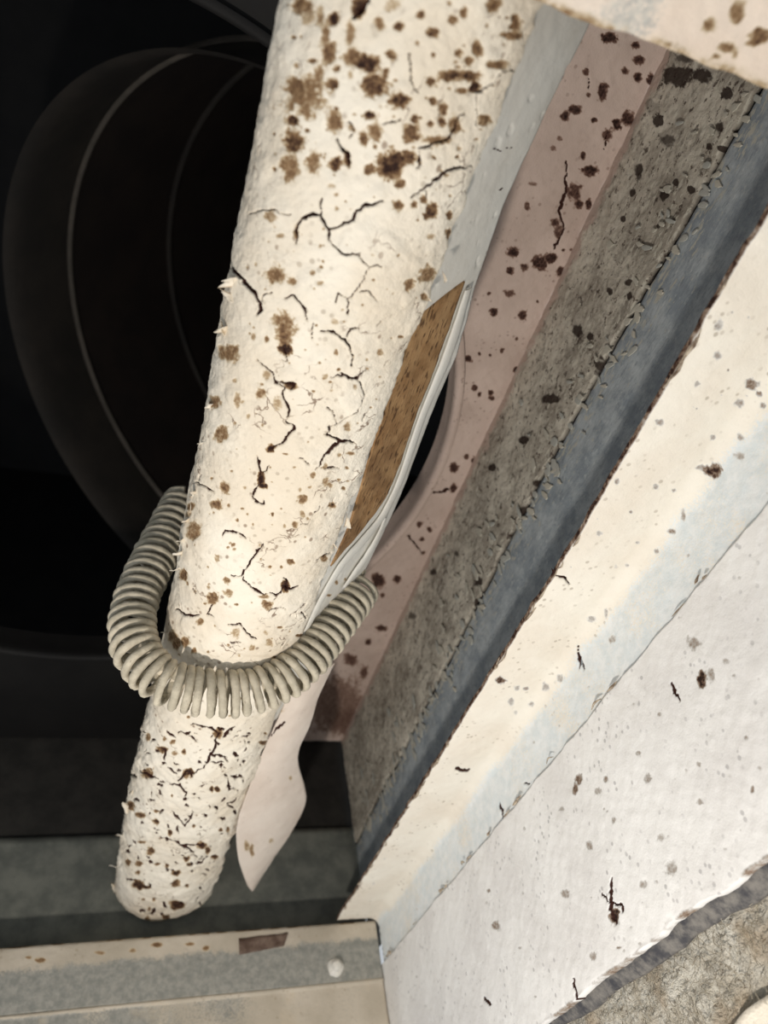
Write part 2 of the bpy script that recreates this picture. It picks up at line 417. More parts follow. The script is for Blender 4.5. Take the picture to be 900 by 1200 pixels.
T, DK, FN = 0.45, 0.88, 0.28     # tan, dark, faint
cA, cB, cC, cD, cE, cF, cG = (320, 0), (270, 180), (230, 350), (200, 500), (190, 640), (120, 820), (110, 940)
POST_SPOTS = (
 spots_from(cA, 3, [(100,20,45,30,.6),(215,65,20,25,DK),(165,60,16,45,T),(185,130,18,60,T),(270,110,15,45,T),(375,80,24,26,.5),(440,95,20,18),
  (520,52,17,17),(632,73,17,17,.55),(672,43,17,19,.55),(775,15,26,25,.6),(850,75,18,28,.7),(835,125,35,12,.6),(560,115,22,20,.75),(718,170,16,30,.6),
  (657,188,16,14,.55),(415,192,18,16,.6),(775,225,42,16,.55),(692,215,18,20,.6),(330,220,40,33,DK),(285,205,34,28,.6),(350,300,46,46,.7),(395,258,12,15),
  (270,265,10,20,FN),(210,295,22,20,.7),(222,242,14,14,.7),(140,213,16,8,.6),(195,190,27,42,.6),(160,260,15,30,T),(110,340,72,75,.5),(75,300,36,40,.6),
  (65,420,22,18,DK),(340,405,28,18,DK),(218,430,30,38,.6),(320,490,16,25,.6),(360,465,27,35,.55),(445,350,33,25,.8),(500,420,16,15,.7),(490,470,28,32,.8),
  (555,285,18,20,.8),(620,270,42,22,.78),(690,270,32,20,.78),(710,310,20,25,DK),(670,320,25,10),(562,355,14,14,.7),(600,385,14,22,.7),(555,437,14,10),
  (595,430,13,18,.7),(640,440,22,35,.55),(575,495,52,16,.5),(745,420,25,18,.6),(70,500,36,40,.75),(50,580,30,30,.5),(135,570,26,30,.5),(215,580,22,22,.8),
  (260,560,14,30,.8),(340,590,20,12,.7),(440,565,46,25,DK),(475,545,20,20,.75),(305,30,22,34,.9),(420,20,30,25,.3),(120,60,26,30,.3)])
 + spots_from(cB, 3, [(210,45,30,50,.5),(290,35,22,35,.45),(150,55,10,10),(370,35,25,22,.75),(490,60,20,20,.65),(560,50,46,40,.85),(605,20,25,22,.7),
  (632,15,20,20,.8),(600,108,18,18,.65),(593,185,20,18,.6),(645,180,14,14,.6),(680,165,14,14,.65),(705,200,16,26,.8),(690,222,14,14,.7),(770,220,10,14,.65),
  (772,285,14,22,.65),(138,222,22,24,.38),(175,290,20,12,.38),(230,280,10,30,.5),(158,425,31,33,.52),(218,450,15,15,.5),(315,455,10,10,.35),(290,418,8,8,.4),
  (690,425,29,31,.52),(628,460,20,20,.58),(680,500,14,16,.55),(180,585,36,22,.5),(660,235,6,6,.6),(372,195,9,9,.35),(90,390,7,7,.35),(355,115,12,10,.3),(700,290,18,12,.3)])
 + spots_from(cC, 10/3, [(345,120,36,62,.55),(345,150,26,40,.6),(345,198,28,20,.95),(125,215,40,38,.5),(250,372,24,26,.5),(315,415,20,25,.32),(165,395,10,30,.4),
  (70,400,25,25,.5),(95,525,28,32,.5),(275,300,15,20,.35),(505,305,14,14,.35),(720,212,14,18,.42),(545,205,10,15,.5),(620,345,12,12,.3),(225,150,10,15,.45),
  (275,155,12,14,.6),(800,150,10,6,.5),(555,275,8,10,.5),(470,100,6,6,.7),(590,500,12,18,.4),(365,340,24,16,.8),(205,460,8,10,.35),(150,320,10,12,.35),(540,90,20,14,.26)])
 + spots_from(cD, 3.75, [(235,272,24,26,.58),(195,343,28,22,.58),(105,460,32,48,.48),(215,35,28,35,.48),(440,95,20,20,.95),(395,230,17,34,.97),(405,262,20,12,.97),
  (580,318,26,24,.48),(545,428,18,16,.52),(680,240,16,22,.4),(790,118,20,10,.5),(625,212,14,14,.45),(760,270,9,9,.5),(740,235,10,10,.45),(710,345,18,14,.52),
  (570,275,10,10,.35),(612,265,10,10,.38),(500,435,10,12,.35),(448,387,7,7,.55),(487,365,6,6,.5),(325,270,12,12,.3),(205,575,12,15,.33),(525,595,16,8,.6),
  (675,580,14,16,.45),(175,228,8,8,.5),(85,355,15,15,.6),(75,385,14,14,.35),(580,385,12,14,.35),(290,415,6,6,.5),(335,390,6,6,.45),(360,435,5,8,.45),
  (505,118,18,6,.5),(740,125,12,12,.33),(680,175,12,16,.33)])
 + spots_from(cE, 4.286, [(105,150,22,28,.62),(122,190,10,14,.55),(278,58,14,20,.35),(323,172,22,18,.52),(335,238,24,18,.38),(252,268,30,32,.58),(188,382,18,14,.52),
  (372,295,12,8,.6),(510,250,25,14,.45),(528,293,28,18,.55),(645,83,20,14,.6),(600,110,8,8,.5),(542,108,9,7,.5),(495,70,6,6,.5),(810,70,14,14,.45),
  (370,430,22,28,.3),(450,500,14,14,.38),(535,480,18,18,.33),(590,405,14,8,.5),(55,450,28,30,.5),(75,490,25,30,.5),(120,480,25,25,.5),(162,523,14,14,.55),
  (235,523,7,7,.5),(265,405,5,5,.5),(520,435,16,14,.3),(450,285,6,6,.4),(620,198,20,30,.97),(575,560,35,8,.45),(690,450,20,8,.6)])
 + spots_from(cF, 4.09, [(410,350,28,22,.95),(335,205,14,12,.6),(390,252,12,12,.75),(345,260,16,14,.4),(285,240,28,16,.6),(215,355,25,25,.6),(550,430,14,8,.85),
  (525,430,8,12,.8),(300,185,14,14,.5),(555,165,25,20,.6),(220,180,12,20,.5),(130,505,22,22,.7),(180,550,20,10,.7),(260,535,14,8,.65),(335,455,5,5,.7),
  (770,205,20,12,.7),(780,160,8,6,.6)])
 + spots_from(cG, 4.09, [(298,90,14,14,.85),(225,65,18,12,.7),(305,45,15,6,.7),(365,145,12,14,.85),(275,230,18,18,.75),(215,400,30,20,.92),(250,410,25,12,.92),
  (440,270,16,16,.88),(455,300,12,12,.8),(395,345,22,14,.9),(350,305,12,12,.8),(390,390,20,18,.7),(445,400,10,10,.7),(400,490,42,18,.92),(385,510,20,12,.85),
  (520,210,20,14,.85),(545,235,12,20,.8),(580,265,16,10,.85),(605,125,8,10,.65),(640,125,8,12,.65),(160,290,14,14,.7),(215,295,18,14,.65),(300,300,18,6,.7),
  (210,340,14,12,.6),(250,565,20,18,.7),(190,570,14,14,.6),(345,550,20,10,.75),(285,470,8,8,.7),(265,515,8,10,.6),(235,470,10,6,.6),(130,520,15,12,.6),
  (480,115,8,8,.7),(230,190,25,10,.6)]))
POST_CRACKS = (
 cracks_from(cA, 3, [([(280,70),(310,30),(335,0)],16),([(480,190),(487,240),(485,280),(505,320)],4),
  ([(880,110),(878,190),(845,240),(800,245),(770,290),(735,320),(710,330)],6),([(715,330),(720,440)],4),
  ([(510,525),(560,512),(610,495),(640,460),(655,420),(675,400)],6),([(515,530),(518,590)],4),([(225,490),(240,520),(262,545),(268,590)],10),
  ([(385,435),(450,420)],3),([(265,490),(280,460),(265,430)],4)])
 + cracks_from(cB, 3, [([(228,315),(228,270),(250,235),(290,212),(318,222),(330,250),(343,270),(347,310)],9),([(318,222),(315,185),(325,160)],6),
  ([(343,270),(390,250),(430,235),(445,205),(475,182),(510,180),(535,165)],10),([(347,310),(375,335),(420,350),(455,345)],5),
  ([(455,350),(465,380),(490,395),(475,430),(455,465),(430,500),(412,515),(412,560)],4),([(490,395),(520,388),(535,398)],4),([(455,490),(480,485),(515,512)],4),
  ([(365,525),(380,490),(410,505)],4),([(185,508),(220,502),(245,520),(265,545),(270,585)],4.5),([(0,395),(25,420),(55,455),(85,490),(105,525),(105,545)],10),
  ([(110,515),(120,495),(145,488)],4),([(635,160),(680,130),(720,95),(750,70),(800,50),(850,40)],8),([(690,130),(692,155)],5),
  ([(60,215),(100,198),(160,200),(215,215)],2.5),([(665,0),(660,50)],3)])
 + cracks_from(cC, 10/3, [([(232,240),(265,265),(300,300),(310,325),(350,345)],6),([(350,345),(340,375),(358,410),(365,440),(357,470)],8),
  ([(345,480),(385,495),(350,545),(300,580),(285,590)],6),([(315,320),(385,330),(370,355)],8),([(485,128),(540,135),(575,160),(600,190),(610,225),(603,270)],7),
  ([(585,150),(600,120),(640,112)],6),([(530,312),(570,300),(630,310),(650,290),(665,283)],5),
  ([(630,310),(650,345),(655,385),(630,430),(590,465),(555,485),(520,510),(515,530)],5),([(550,480),(535,440),(515,430)],4),([(385,0),(420,20),(432,45),(432,80)],5),
  ([(590,0),(595,50)],3),([(505,535),(545,550),(590,555)],6),([(245,0),(255,40),(235,65)],9),([(450,160),(455,90)],3),([(340,200),(350,240),(330,235)],4),
  ([(705,105),(725,85)],3),([(650,470),(655,445),(672,440)],3)])
 + cracks_from(cD, 3.75, [([(550,0),(510,45),(470,75),(440,95)],7),([(375,130),(390,155),(395,185),(395,235)],6),([(430,170),(425,195),(405,210)],5),
  ([(395,240),(370,280),(357,310),(370,335),(410,345),(415,320)],6),([(655,345),(630,385),(605,420),(570,425)],7),([(220,490),(230,468),(275,468),(305,480),(325,500)],5.5),
  ([(410,525),(375,550),(350,600)],5),([(565,140),(600,155),(615,175)],4),([(640,185),(680,140),(710,100),(745,60),(805,68)],8),([(690,45),(745,60)],6),
  ([(700,0),(690,45)],6),([(665,180),(745,185)],3),([(125,235),(135,210)],4),([(100,240),(150,265),(180,290)],5),([(720,310),(715,345),(735,340)],5)])
 + cracks_from(cE, 4.286, [([(505,0),(465,45),(440,95),(405,135),(385,155),(345,152)],8),([(405,140),(405,170),(435,200),(465,230),(520,232)],8),
  ([(540,225),(585,240),(605,215),(640,210),(690,195)],9),([(610,160),(625,185),(615,215)],10),([(570,270),(580,245)],5),([(225,345),(245,320),(250,295)],5),
  ([(230,345),(255,352)],4),([(335,400),(385,393),(410,415),(425,440),(445,460),(475,465)],7),([(340,483),(400,480)],4),([(65,320),(100,335),(130,355),(180,350)],8),
  ([(100,335),(80,290)],5),([(530,330),(590,310),(620,315)],4),([(640,350),(665,325),(715,285)],4),([(590,500),(617,485)],6),([(690,330),(720,370)],4),
  ([(780,65),(850,35)],4),([(145,215),(165,245)],4)])
 + cracks_from(cF, 4.09, [([(425,120),(470,130),(520,135),(560,160),(545,200),(540,240),(510,280),(490,330),(440,360),(400,370)],9),([(585,175),(595,150),(635,130)],9),
  ([(510,280),(550,270),(600,275)],8),([(520,305),(580,300)],7),([(370,155),(415,160)],8),([(415,175),(440,190),(455,210)],6),([(310,330),(350,355)],8),
  ([(360,390),(400,350)],8),([(320,400),(360,410),(400,435),(400,465)],8),([(310,150),(345,190)],7),([(625,185),(650,178)],5),([(670,180),(710,165)],5),
  ([(675,240),(695,228)],5),([(610,375),(610,435),(640,430)],5),([(640,385),(670,375)],4),([(600,495),(640,485),(660,465)],6),([(330,540),(365,565)],6),
  ([(175,340),(225,370),(265,380)],10),([(265,230),(300,240),(300,290)],9)])
 + cracks_from(cG, 4.09, [([(365,45),(400,70),(420,100),(440,110),(460,80),(470,50)],6),([(345,180),(390,190),(430,205),(465,235),(490,270)],8),
  ([(425,200),(510,215),(530,200)],7),([(470,300),(520,290),(555,260)],5),([(400,110),(395,150)],4),([(640,5),(670,20),(680,60)],5),([(490,475),(510,455)],5),
  ([(150,370),(200,385)],8)]))
for _ in range(150):      # small gouges low on the post
    y = R.uniform(850, 1078); x = R.uniform(318 - 0.33 * (y - 850) - 155 + 0.05 * (y - 850), 312 - 0.36 * (y - 850))
    a = R.normal(-0.4, 0.5); L_ = R.uniform(2, 6)
    POST_CRACKS.append(([(x, y), (x + L_ * math.cos(a), y - L_ * math.sin(a))], R.uniform(0.8, 3.0)))
for _ in range(150):     # faint pits
    t_ = R.uniform(0.12, 0.78); y = 1085 * t_; x = R.uniform(335 - 205 * t_ + 14, 636 - 410 * t_ - 14)
    r_ = R.uniform(0.9, 2.6); POST_SPOTS.append((x, y, r_, r_ * R.uniform(0.6, 1), R.uniform(0.25, 0.5)))
for _ in range(60):
    t_ = R.uniform(0.0, 0.2); y = 1085 * t_; x = R.uniform(335 - 205 * t_ + 14, 636 - 410 * t_ - 14)
    r_ = R.uniform(1.2, 3.4); POST_SPOTS.append((x, y, r_, r_ * R.uniform(0.7, 1.2), R.uniform(0.35, 0.7)))

BACK_C = (560, 0)
BACK_SPOTS = spots_from(BACK_C, 2.647, [(410,115,25,20,.8),(490,140,14,12,.75),(500,185,16,14),(458,220,12,12),(497,238,12,14,.75),(537,250,12,18,.75),(335,225,10,10),
  (345,295,8,8),(385,285,16,30,.7),(300,340,20,14,.7),(270,360,14,16,.78),(360,372,9,9,.7),(465,365,20,22,.7),(430,385,16,18,.8),(400,420,16,20,.6),(325,485,10,14,.8),
  (350,530,24,18,.8),(300,590,24,28,.6),(315,635,14,12,.8),(345,635,10,18,.8),(155,640,8,14,.5),(110,785,20,16,.8),(100,840,12,12,.7),(145,828,14,10,.6),(190,815,22,20,.75),
  (230,800,18,16,.75),(260,840,16,16,.7),(290,815,12,12,.6),(35,910,6,5,.7),(100,910,18,14,.5),(50,970,12,14,.7),(140,980,14,18,.7),(185,935,5,5,.6),(75,1085,8,6,.6),
  (120,1050,6,6,.6),(240,690,12,14,.6),(250,720,12,20,.5),(265,775,6,5,.6),(290,775,6,5,.6),(170,570,14,8,.35),(235,460,12,10,.4),(255,430,8,8,.45)]) + \
 spots_from((380, 380), 1.934, [(325,78,8,8,.75),(352,68,4,4,.7),(376,70,4,4,.7),(403,60,5,5,.6),(435,103,6,6,.75),(340,145,7,7,.6),(352,160,6,6,.7),(378,155,6,6,.7),
  (380,168,6,6,.7),(293,327,10,10,.75),(292,372,8,10,.7),(341,308,7,7,.7),(322,300,5,5,.6),(238,465,6,6,.7),(215,455,6,6,.6),(222,488,6,6,.7),(225,518,5,5,.6),
  (122,580,16,16,.75),(165,580,9,9,.75),(130,690,10,6,.7),(100,720,8,8,.7),(133,615,6,6,.6),(85,640,8,8,.5),(60,760,14,14,.5),(90,790,12,16,.5),(30,860,90,70,.34),(60,900,60,40,.42)])  # last two broad spots paint shade low on the wall as stain
BACK_CRACKS = cracks_from(BACK_C, 2.647, [([(275,500),(272,590),(255,660),(265,710),(235,770)],7),([(345,290),(342,240)],4),([(400,420),(390,470)],4)]) + \
 cracks_from((380, 380), 1.934, [([(235,385),(290,370)],3),([(190,480),(220,520)],3)])
LINER_SPOTS = spots_from(BACK_C, 2.647, [(560,375,12,16,.9),(580,605,16,18,.9),(618,565,10,14,.9),(660,590,16,12,.8),(450,680,8,10,.8),(560,700,6,10,.6),(620,235,50,32,.7),
  (700,235,28,25,.7),(775,290,18,16,.8),(720,455,10,12,.8),(755,460,12,10,.8),(750,395,16,16,.6),(800,410,14,12,.7),(590,435,25,20,.5),(500,530,14,26,.6),(480,600,14,14,.7),
  (410,905,10,14,.7),(465,875,12,10,.8),(470,920,10,12,.8),(550,1000,10,10,.8),(310,1035,10,14,.7),(575,820,12,10,.8),(350,1045,12,12,.7),(660,180,60,22,.5),(540,330,20,30,.35)]) + \
 spots_from((380, 380), 1.934, [(575,15,12,14,.7),(640,100,30,26,.75),(450,262,14,12,.8),(515,170,20,12,.75),(380,325,12,10,.7),(350,585,10,12,.7),(455,430,14,20,.7),
  (345,640,6,16,.7),(250,560,8,10,.6),(480,360,8,8,.6),(300,520,8,8,.5),(420,480,8,10,.5),(200,660,8,8,.5)])
FL = (640, 200); PN = (560, 700)
FLANGE_SPOTS = spots_from(FL, 2.4, [(485,440,14,14,.4),(480,522,12,12,.42),(578,600,22,16,.6),(545,655,12,12,.4),(610,660,10,10,.5),(470,845,22,20,.8),(432,835,12,8,.4),
  (545,750,10,10,.4),(540,800,14,12,.36),(425,600,8,8,.4),(318,708,10,8,.38),(600,628,8,8,.5),(385,970,6,18,.4),(352,1015,14,8,.45),(310,1070,8,8,.35),(200,875,8,8,.38),
  (310,890,8,8,.35),(605,1110,16,14,.5),(470,750,8,8,.45),(512,560,4,4,.5),(360,900,5,5,.4),(240,960,5,5,.4),(150,1020,8,8,.3)]) + \
 spots_from(PN, 2.4, [(65,233,14,11,.85),(135,258,10,6,.5),(190,252,10,10,.36),(230,228,10,10,.36),(110,255,8,8,.36),(150,300,8,8,.36),(95,295,9,12,.33),(60,130,6,6,.4),
  (360,45,6,14,.35),(320,60,12,8,.32),(375,120,10,10,.34)])
FLANGE_CRACKS = cracks_from(PN, 2.4, [([(282,140),(285,165),(300,205)],3.5),([(60,580),(66,620)],4),([(130,515),(145,525)],3)]) + \
 cracks_from((380, 380), 1.934, [([(515,565),(545,575),(560,592)],3.5),([(300,1010),(330,1012)],5),([(575,735),(580,780)],2.5)])
PANEL_SPOTS = spots_from(PN, 2.4, [(605,128,22,20,.42),(628,230,13,25,.95),(655,215,12,20,.4),(283,512,10,14,.6),(273,538,6,16,.65),(335,545,10,12,.36),(360,512,6,8,.45),
  (478,510,12,14,.38),(382,628,7,12,.36),(315,700,8,14,.4),(245,835,14,10,.4),(50,925,12,12,.45),(325,1010,10,12,.42),(510,330,8,8,.36),(452,440,8,8,.36),(620,470,8,8,.36),
  (625,575,8,8,.36),(545,765,16,20,.34),(465,805,10,12,.34),(30,825,6,6,.5),(515,675,14,12,.3),(385,897,14,24,.97),(395,985,8,4,.6),(770,540,6,12,.5),(755,395,6,6,.35),
  (700,180,12,8,.3),(790,480,8,8,.34),(235,595,8,8,.34),(130,650,6,6,.34)])
PANEL_CRACKS = cracks_from(PN, 2.4, [([(378,790),(372,820),(375,860),(368,880),(385,915)],7),([(350,828),(368,860)],4.5),([(375,858),(400,862),(405,885)],5),
  ([(540,240),(550,265),(570,290)],4.5),([(265,1070),(275,1110),(278,1145)],5),([(20,1130),(32,1145)],5),])
for lst, (x0, x1, y0, y1), n_ in ((PANEL_SPOTS, (460, 900, 640, 1200), 130), (FLANGE_SPOTS, (420, 900, 320, 1100), 110)):
    for _ in range(n_):
        r_ = R.uniform(0.8, 2.4); lst.append((R.uniform(x0, x1), R.uniform(y0, y1), r_, r_ * R.uniform(0.6, 1.2), R.uniform(0.15, 0.36)))
RAIL_SPOTS = spots_from((620, 0), 3.214, [(785,45,32,38,.52),(680,95,26,30,.5),(870,135,46,32,.68),(745,180,42,20,.58),(775,205,12,30,.45),(95,25,14,18,.45),(150,40,18,16,.5),
  (210,75,25,12,.5),(700,215,20,10,.6),(830,160,14,10,.5),(520,165,30,8,.5),(300,110,20,8,.45)])

# ================================================================ STRUCTURE
WX, WY = 0.352, 0.623            # right wall plane, back wall plane
HC, HR = (-0.0705, -0.468), 0.384  # round opening in the back wall
zt = zrows(0.30, WY, 0.10, FLOOR, 1.5)
dz = np.clip(HR ** 2 - (zt - HC[1]) ** 2, 0, None)
xl = np.maximum(0.10, HC[0] + np.sqrt(dz))
u = np.linspace(0, 1, 190)
P = np.stack([xl[:, None] + (WX - xl[:, None]) * u[None, :], np.full((len(zt), 190), WY), np.repeat(zt[:, None], 190, 1)], -1)
st, ck, lp = marks(P, BACK_SPOTS, BACK_CRACKS, seed=20, wscale=0.7)
h = 0.0012 * fbm(P, 35, 3, 3) + 0.0006 * fbm(P, 140, 2, 8) - 0.0015 * ck - 0.0006 * st
P[..., 1] -= h
back = struct(mesh_np('wall_back', P, gquads(*P.shape[:2]), M['pink'], None, {'stain': st, 'crack': ck}),
              'blush coated back wall with brown mould spots and a round opening')
# collar of the round opening
th = np.linspace(-math.pi, math.pi, 200)
yy = np.array([WY - 0.004, WY - 0.006, WY - 0.004, WY + 0.002, WY + 0.009, WY + 0.020, WY + 0.033])
rr = HR + np.array([0.004, 0.0, -0.004, -0.005, -0.004, -0.003, -0.003])
P = np.stack([HC[0] + rr[:, None] * np.cos(th), np.repeat(yy[:, None], 200, 1), HC[1] + rr[:, None] * np.sin(th)], -1)
sel = th[(np.cos(th) > -2)]
mesh_np('collar', P[:, (th > -0.95) & (th < 0.95)], gquads(7, int(((th > -0.95) & (th < 0.95)).sum())), M['pink'], back,
        {'stain': np.zeros((7, int(((th > -0.95) & (th < 0.95)).sum()))), 'crack': np.zeros((7, int(((th > -0.95) & (th < 0.95)).sum())))})
lo = (np.abs(th) >= 0.93)
th2 = np.r_[th[th > 0.93], th[th < -0.93] + 2 * math.pi]
P2 = np.stack([HC[0] + rr[:, None] * np.cos(th2), np.repeat(yy[:, None], len(th2), 1), HC[1] + rr[:, None] * np.sin(th2)], -1)
mesh_np('collar', P2, gquads(7, len(th2)), M['dark'], back)
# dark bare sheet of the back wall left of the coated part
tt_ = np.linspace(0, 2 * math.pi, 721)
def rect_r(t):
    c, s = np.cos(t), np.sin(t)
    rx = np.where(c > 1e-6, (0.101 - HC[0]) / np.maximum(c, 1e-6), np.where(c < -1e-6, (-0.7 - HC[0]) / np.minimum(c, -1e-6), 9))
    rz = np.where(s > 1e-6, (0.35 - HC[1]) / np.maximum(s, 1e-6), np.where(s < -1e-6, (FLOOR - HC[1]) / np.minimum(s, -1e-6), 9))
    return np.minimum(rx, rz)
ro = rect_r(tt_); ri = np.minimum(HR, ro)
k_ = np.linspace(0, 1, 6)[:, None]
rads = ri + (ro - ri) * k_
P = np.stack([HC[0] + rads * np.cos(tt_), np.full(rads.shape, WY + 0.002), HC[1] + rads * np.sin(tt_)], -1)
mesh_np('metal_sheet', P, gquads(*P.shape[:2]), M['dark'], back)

# right wall: grey liner, then a galvanised strip nearer the opening
zr = zrows(WX, 0.52, 0.10, FLOOR, 1.5)
cy = np.interp(zr, [FLOOR, -0.6, -0.35, 0.0, 0.1], [0.452, 0.480, 0.494, 0.490, 0.490]) + 0.004 * fbm(np.stack([zr, zr * 0, zr * 0], -1), 18, 3, 4)
u = np.linspace(0, 1, 110)
P = np.stack([np.full((len(zr), 110), WX - 0.002), WY + (cy[:, None] + 0.0005 - WY) * u, np.repeat(zr[:, None], 110, 1)], -1)
st, ck, lp = marks(P, LINER_SPOTS, [], seed=30, soft=0.5)
edge = np.exp(-((P[..., 1] - cy[:, None]) / 0.0016) ** 2)
h = 0.0016 * fbm(P, 30, 3, 5) + 0.0012 * fbm(P, 110, 3, 9) - 0.004 * edge
P[..., 0] -= h
rw = struct(mesh_np('wall_right', P, gquads(*P.shape[:2]), M['liner'], None, {'stain': st, 'crack': edge * 0.95, 'bare': np.exp(-((P[..., 1] - WY) / 0.016) ** 2) * 0.8}),
            'grey mouldy lined right wall inside the cabinet')
P = np.stack([np.full((len(zr), 80), WX), (cy[:, None] - 0.0005) + (0.30 - cy[:, None]) * u[:80] / u[79], np.repeat(zr[:, None], 80, 1)], -1)
edge = np.exp(-((P[..., 1] - cy[:, None]) / 0.0014) ** 2)
fleck = np.exp(-((P[..., 1] - cy[:, None]) / 0.036) ** 2) * 0.50
P[..., 0] -= 0.0008 * fbm(P, 60, 3, 11) - 0.003 * edge
mesh_np('metal_strip', P, gquads(*P.shape[:2]), M['galv'], rw, {'bare': fleck, 'crack': edge * 0.9})

# pale chips of old coat clinging along the joint of liner and strip
def chip_mesh(k):
    rg = np.random.default_rng(300 + k); n = 9
    a = np.linspace(0, 2 * math.pi, n, endpoint=False)
    r = 1 + 0.35 * rg.uniform(-1, 1, n)
    top = np.stack([np.full(n, -0.0007), 0.5 * r * np.cos(a), 0.19 * r * np.sin(a)], -1); bot = top * np.array([0, 1.12, 1.12])
    V = np.r_[top, bot, [[-0.0009, 0, 0]]]; V[:, 0] += 0.0002
    me = bpy.data.meshes.new('paint_chip')
    f = [(i, (i + 1) % n, 2 * n) for i in range(n)] + [(n + i, n + (i + 1) % n, (i + 1) % n, i) for i in range(n)]
    me.from_pydata((V * np.array([S, S, S])).tolist(), [], f); me.materials.append(M['chip' if k % 2 else 'chip_grey'])
    return me
CHIPS = [chip_mesh(k) for k in range(6)]
for i in range(230):
    z = R.uniform(-1.0, 0.0); z = -abs(z) ** 1.15
    c = np.interp(z, zr[::-1], cy[::-1]); side = R.uniform() < 0.55
    y = c - abs(R.normal(0.006, 0.011)) if side else c + abs(R.normal(0.012, 0.035))
    if not (0.40 < y < WY - 0.01): continue
    ch_ = bpy.data.objects.new('paint_chip', CHIPS[i % 6]); COL.objects.link(ch_)
    ch_.parent = rw
    ch_.location = W((WX - 0.001 if side else WX - 0.0035, y, z)).tolist()
    L_ = R.uniform(0.007, 0.018) * np.interp(z, [-0.9, -0.3, 0], [1.1, 0.8, 0.55]); ch_.scale = (1.0, L_, L_ * R.uniform(0.7, 1.5)); ch_.rotation_euler = (R.normal(-0.25, 0.35), 0, 0)

# floor: two metal sheets meeting in a seam, rear one lapped lower
SEAM_Y = 0.478
def sheet(name, x0, x1, y0, y1, z, mat, parent=None, amp=0.0015, n=(60, 30)):
    X, Y = np.meshgrid(np.linspace(x0, x1, n[0]), np.linspace(y0, y1, n[1]))
    P = np.stack([X, Y, np.full(X.shape, z)], -1); P[..., 2] += amp * fbm(P, 9, 2, 2) - amp
    return solid_grid(name, P, (0, 0, -0.004), mat, parent)
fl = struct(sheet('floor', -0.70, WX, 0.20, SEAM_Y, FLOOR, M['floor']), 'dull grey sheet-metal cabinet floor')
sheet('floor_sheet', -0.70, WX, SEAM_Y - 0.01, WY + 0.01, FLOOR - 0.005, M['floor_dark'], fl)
wl_ = struct(box('wall_left', -0.71, -0.70, 0.30, WY + 0.01, FLOOR, 0.35, M['dark']), 'dark metal left wall of the cabinet')

struct(box('ceiling', -0.71, WX + 0.01, 0.34, WY + 0.01, 0.35, 0.36, M['dark']), 'dark metal cabinet ceiling')

# ================================================================ SUPPORT POST
post = tag(empty('support_post', (0.085, 0.40, FLOOR)),
           'tall cream-painted post with cracked flaking coat and brown mould spots, wrapped by the spring', 'post')
def catmull(C, n):
    C = np.asarray(C, float); Pp = np.r_[[2 * C[0] - C[1]], C, [2 * C[-1] - C[-2]]]
    out = []
    for i in range(1, len(Pp) - 2):
        t = np.linspace(0, 1, n, endpoint=False)[:, None]
        p0, p1, p2, p3 = Pp[i - 1], Pp[i], Pp[i + 1], Pp[i + 2]
        out.append(0.5 * (2 * p1 + (p2 - p0) * t + (2 * p0 - 5 * p1 + 4 * p2 - p3) * t ** 2 + (3 * p1 - p0 - 3 * p2 + p3) * t ** 3))
    return np.r_[np.concatenate(out), [C[-1]]]
zp = zrows(0.09, 0.37, 0.09, FLOOR + 0.001, 1.05)
zp = np.r_[zp, [FLOOR]]
xL = np.interp(zp, [FLOOR, -0.8, -0.55, -0.37, 0, .1], [0.0125, 0.0155, 0.026, 0.028, 0.0345, 0.036])
xR = np.interp(zp, [FLOOR, -0.8, -0.4, -0.2, 0, .1], [0.1345, 0.1370, 0.1370, 0.1400, 0.1455, 0.147])
base = catmull([(0.10, 0.47), (0.03, 0.435), (0.0, 0.405), (0.05, 0.384), (0.19, 0.3680), (0.42, 0.3585), (0.66, 0.3585), (0.86, 0.3670),
                (0.965, 0.3765), (1.0, 0.3835), (0.975, 0.391), (0.90, 0.455)], 60)
seg = np.r_[0, np.cumsum(np.hypot(np.diff(base[:, 0] * 0.103), np.diff(base[:, 1])))]
wgt = np.r_[0, np.cumsum(np.diff(seg) * np.where(base[1:, 1] > 0.42, 0.25, 1.0))]
NCOL = 330
k_ = np.linspace(0, wgt[-1], NCOL)
bs = np.stack([np.interp(k_, wgt, base[:, 0]), np.interp(k_, wgt, base[:, 1])], -1)
P = np.stack([xL[:, None] + (xR - xL)[:, None] * bs[None, :, 0], np.repeat(bs[None, :, 1], len(zp), 0), np.repeat(zp[:, None], NCOL, 1)], -1)
# rounded foot
ft = np.clip((zp - FLOOR) / 0.030, 0, 1); sc_ = 0.80 + 0.20 * np.sqrt(1 - (1 - ft) ** 2)
cx_ = (xL + xR)[:, None] / 2
P[..., 0] = cx_ + (P[..., 0] - cx_) * sc_[:, None]; P[..., 1] = 0.42 + (P[..., 1] - 0.42) * sc_[:, None]
N = gnormal(P)
if N[200, 150, 1] > 0: N = -N
view = -P / np.linalg.norm(P, axis=-1, keepdims=True)
facing = (N * view).sum(-1) > -0.02
st, ck, lp = marks(P, POST_SPOTS, POST_CRACKS, facing, seed=1, wscale=0.78)
jag = fbm(P * np.array([0.2, 0.2, 1.0]), 90, 4, 40)
edgeR = np.exp(-((bs[None, :, 0] - 1.0) / 0.03) ** 2) * (bs[None, :, 1] > 0.37) * (bs[None, :, 1] < 0.40)
edgeL = np.exp(-((bs[None, :, 0] - 0.0) / 0.05) ** 2)
low = sstep(-0.55, -0.75, P[..., 2])
rough = fbm(P, 120, 3, 60)
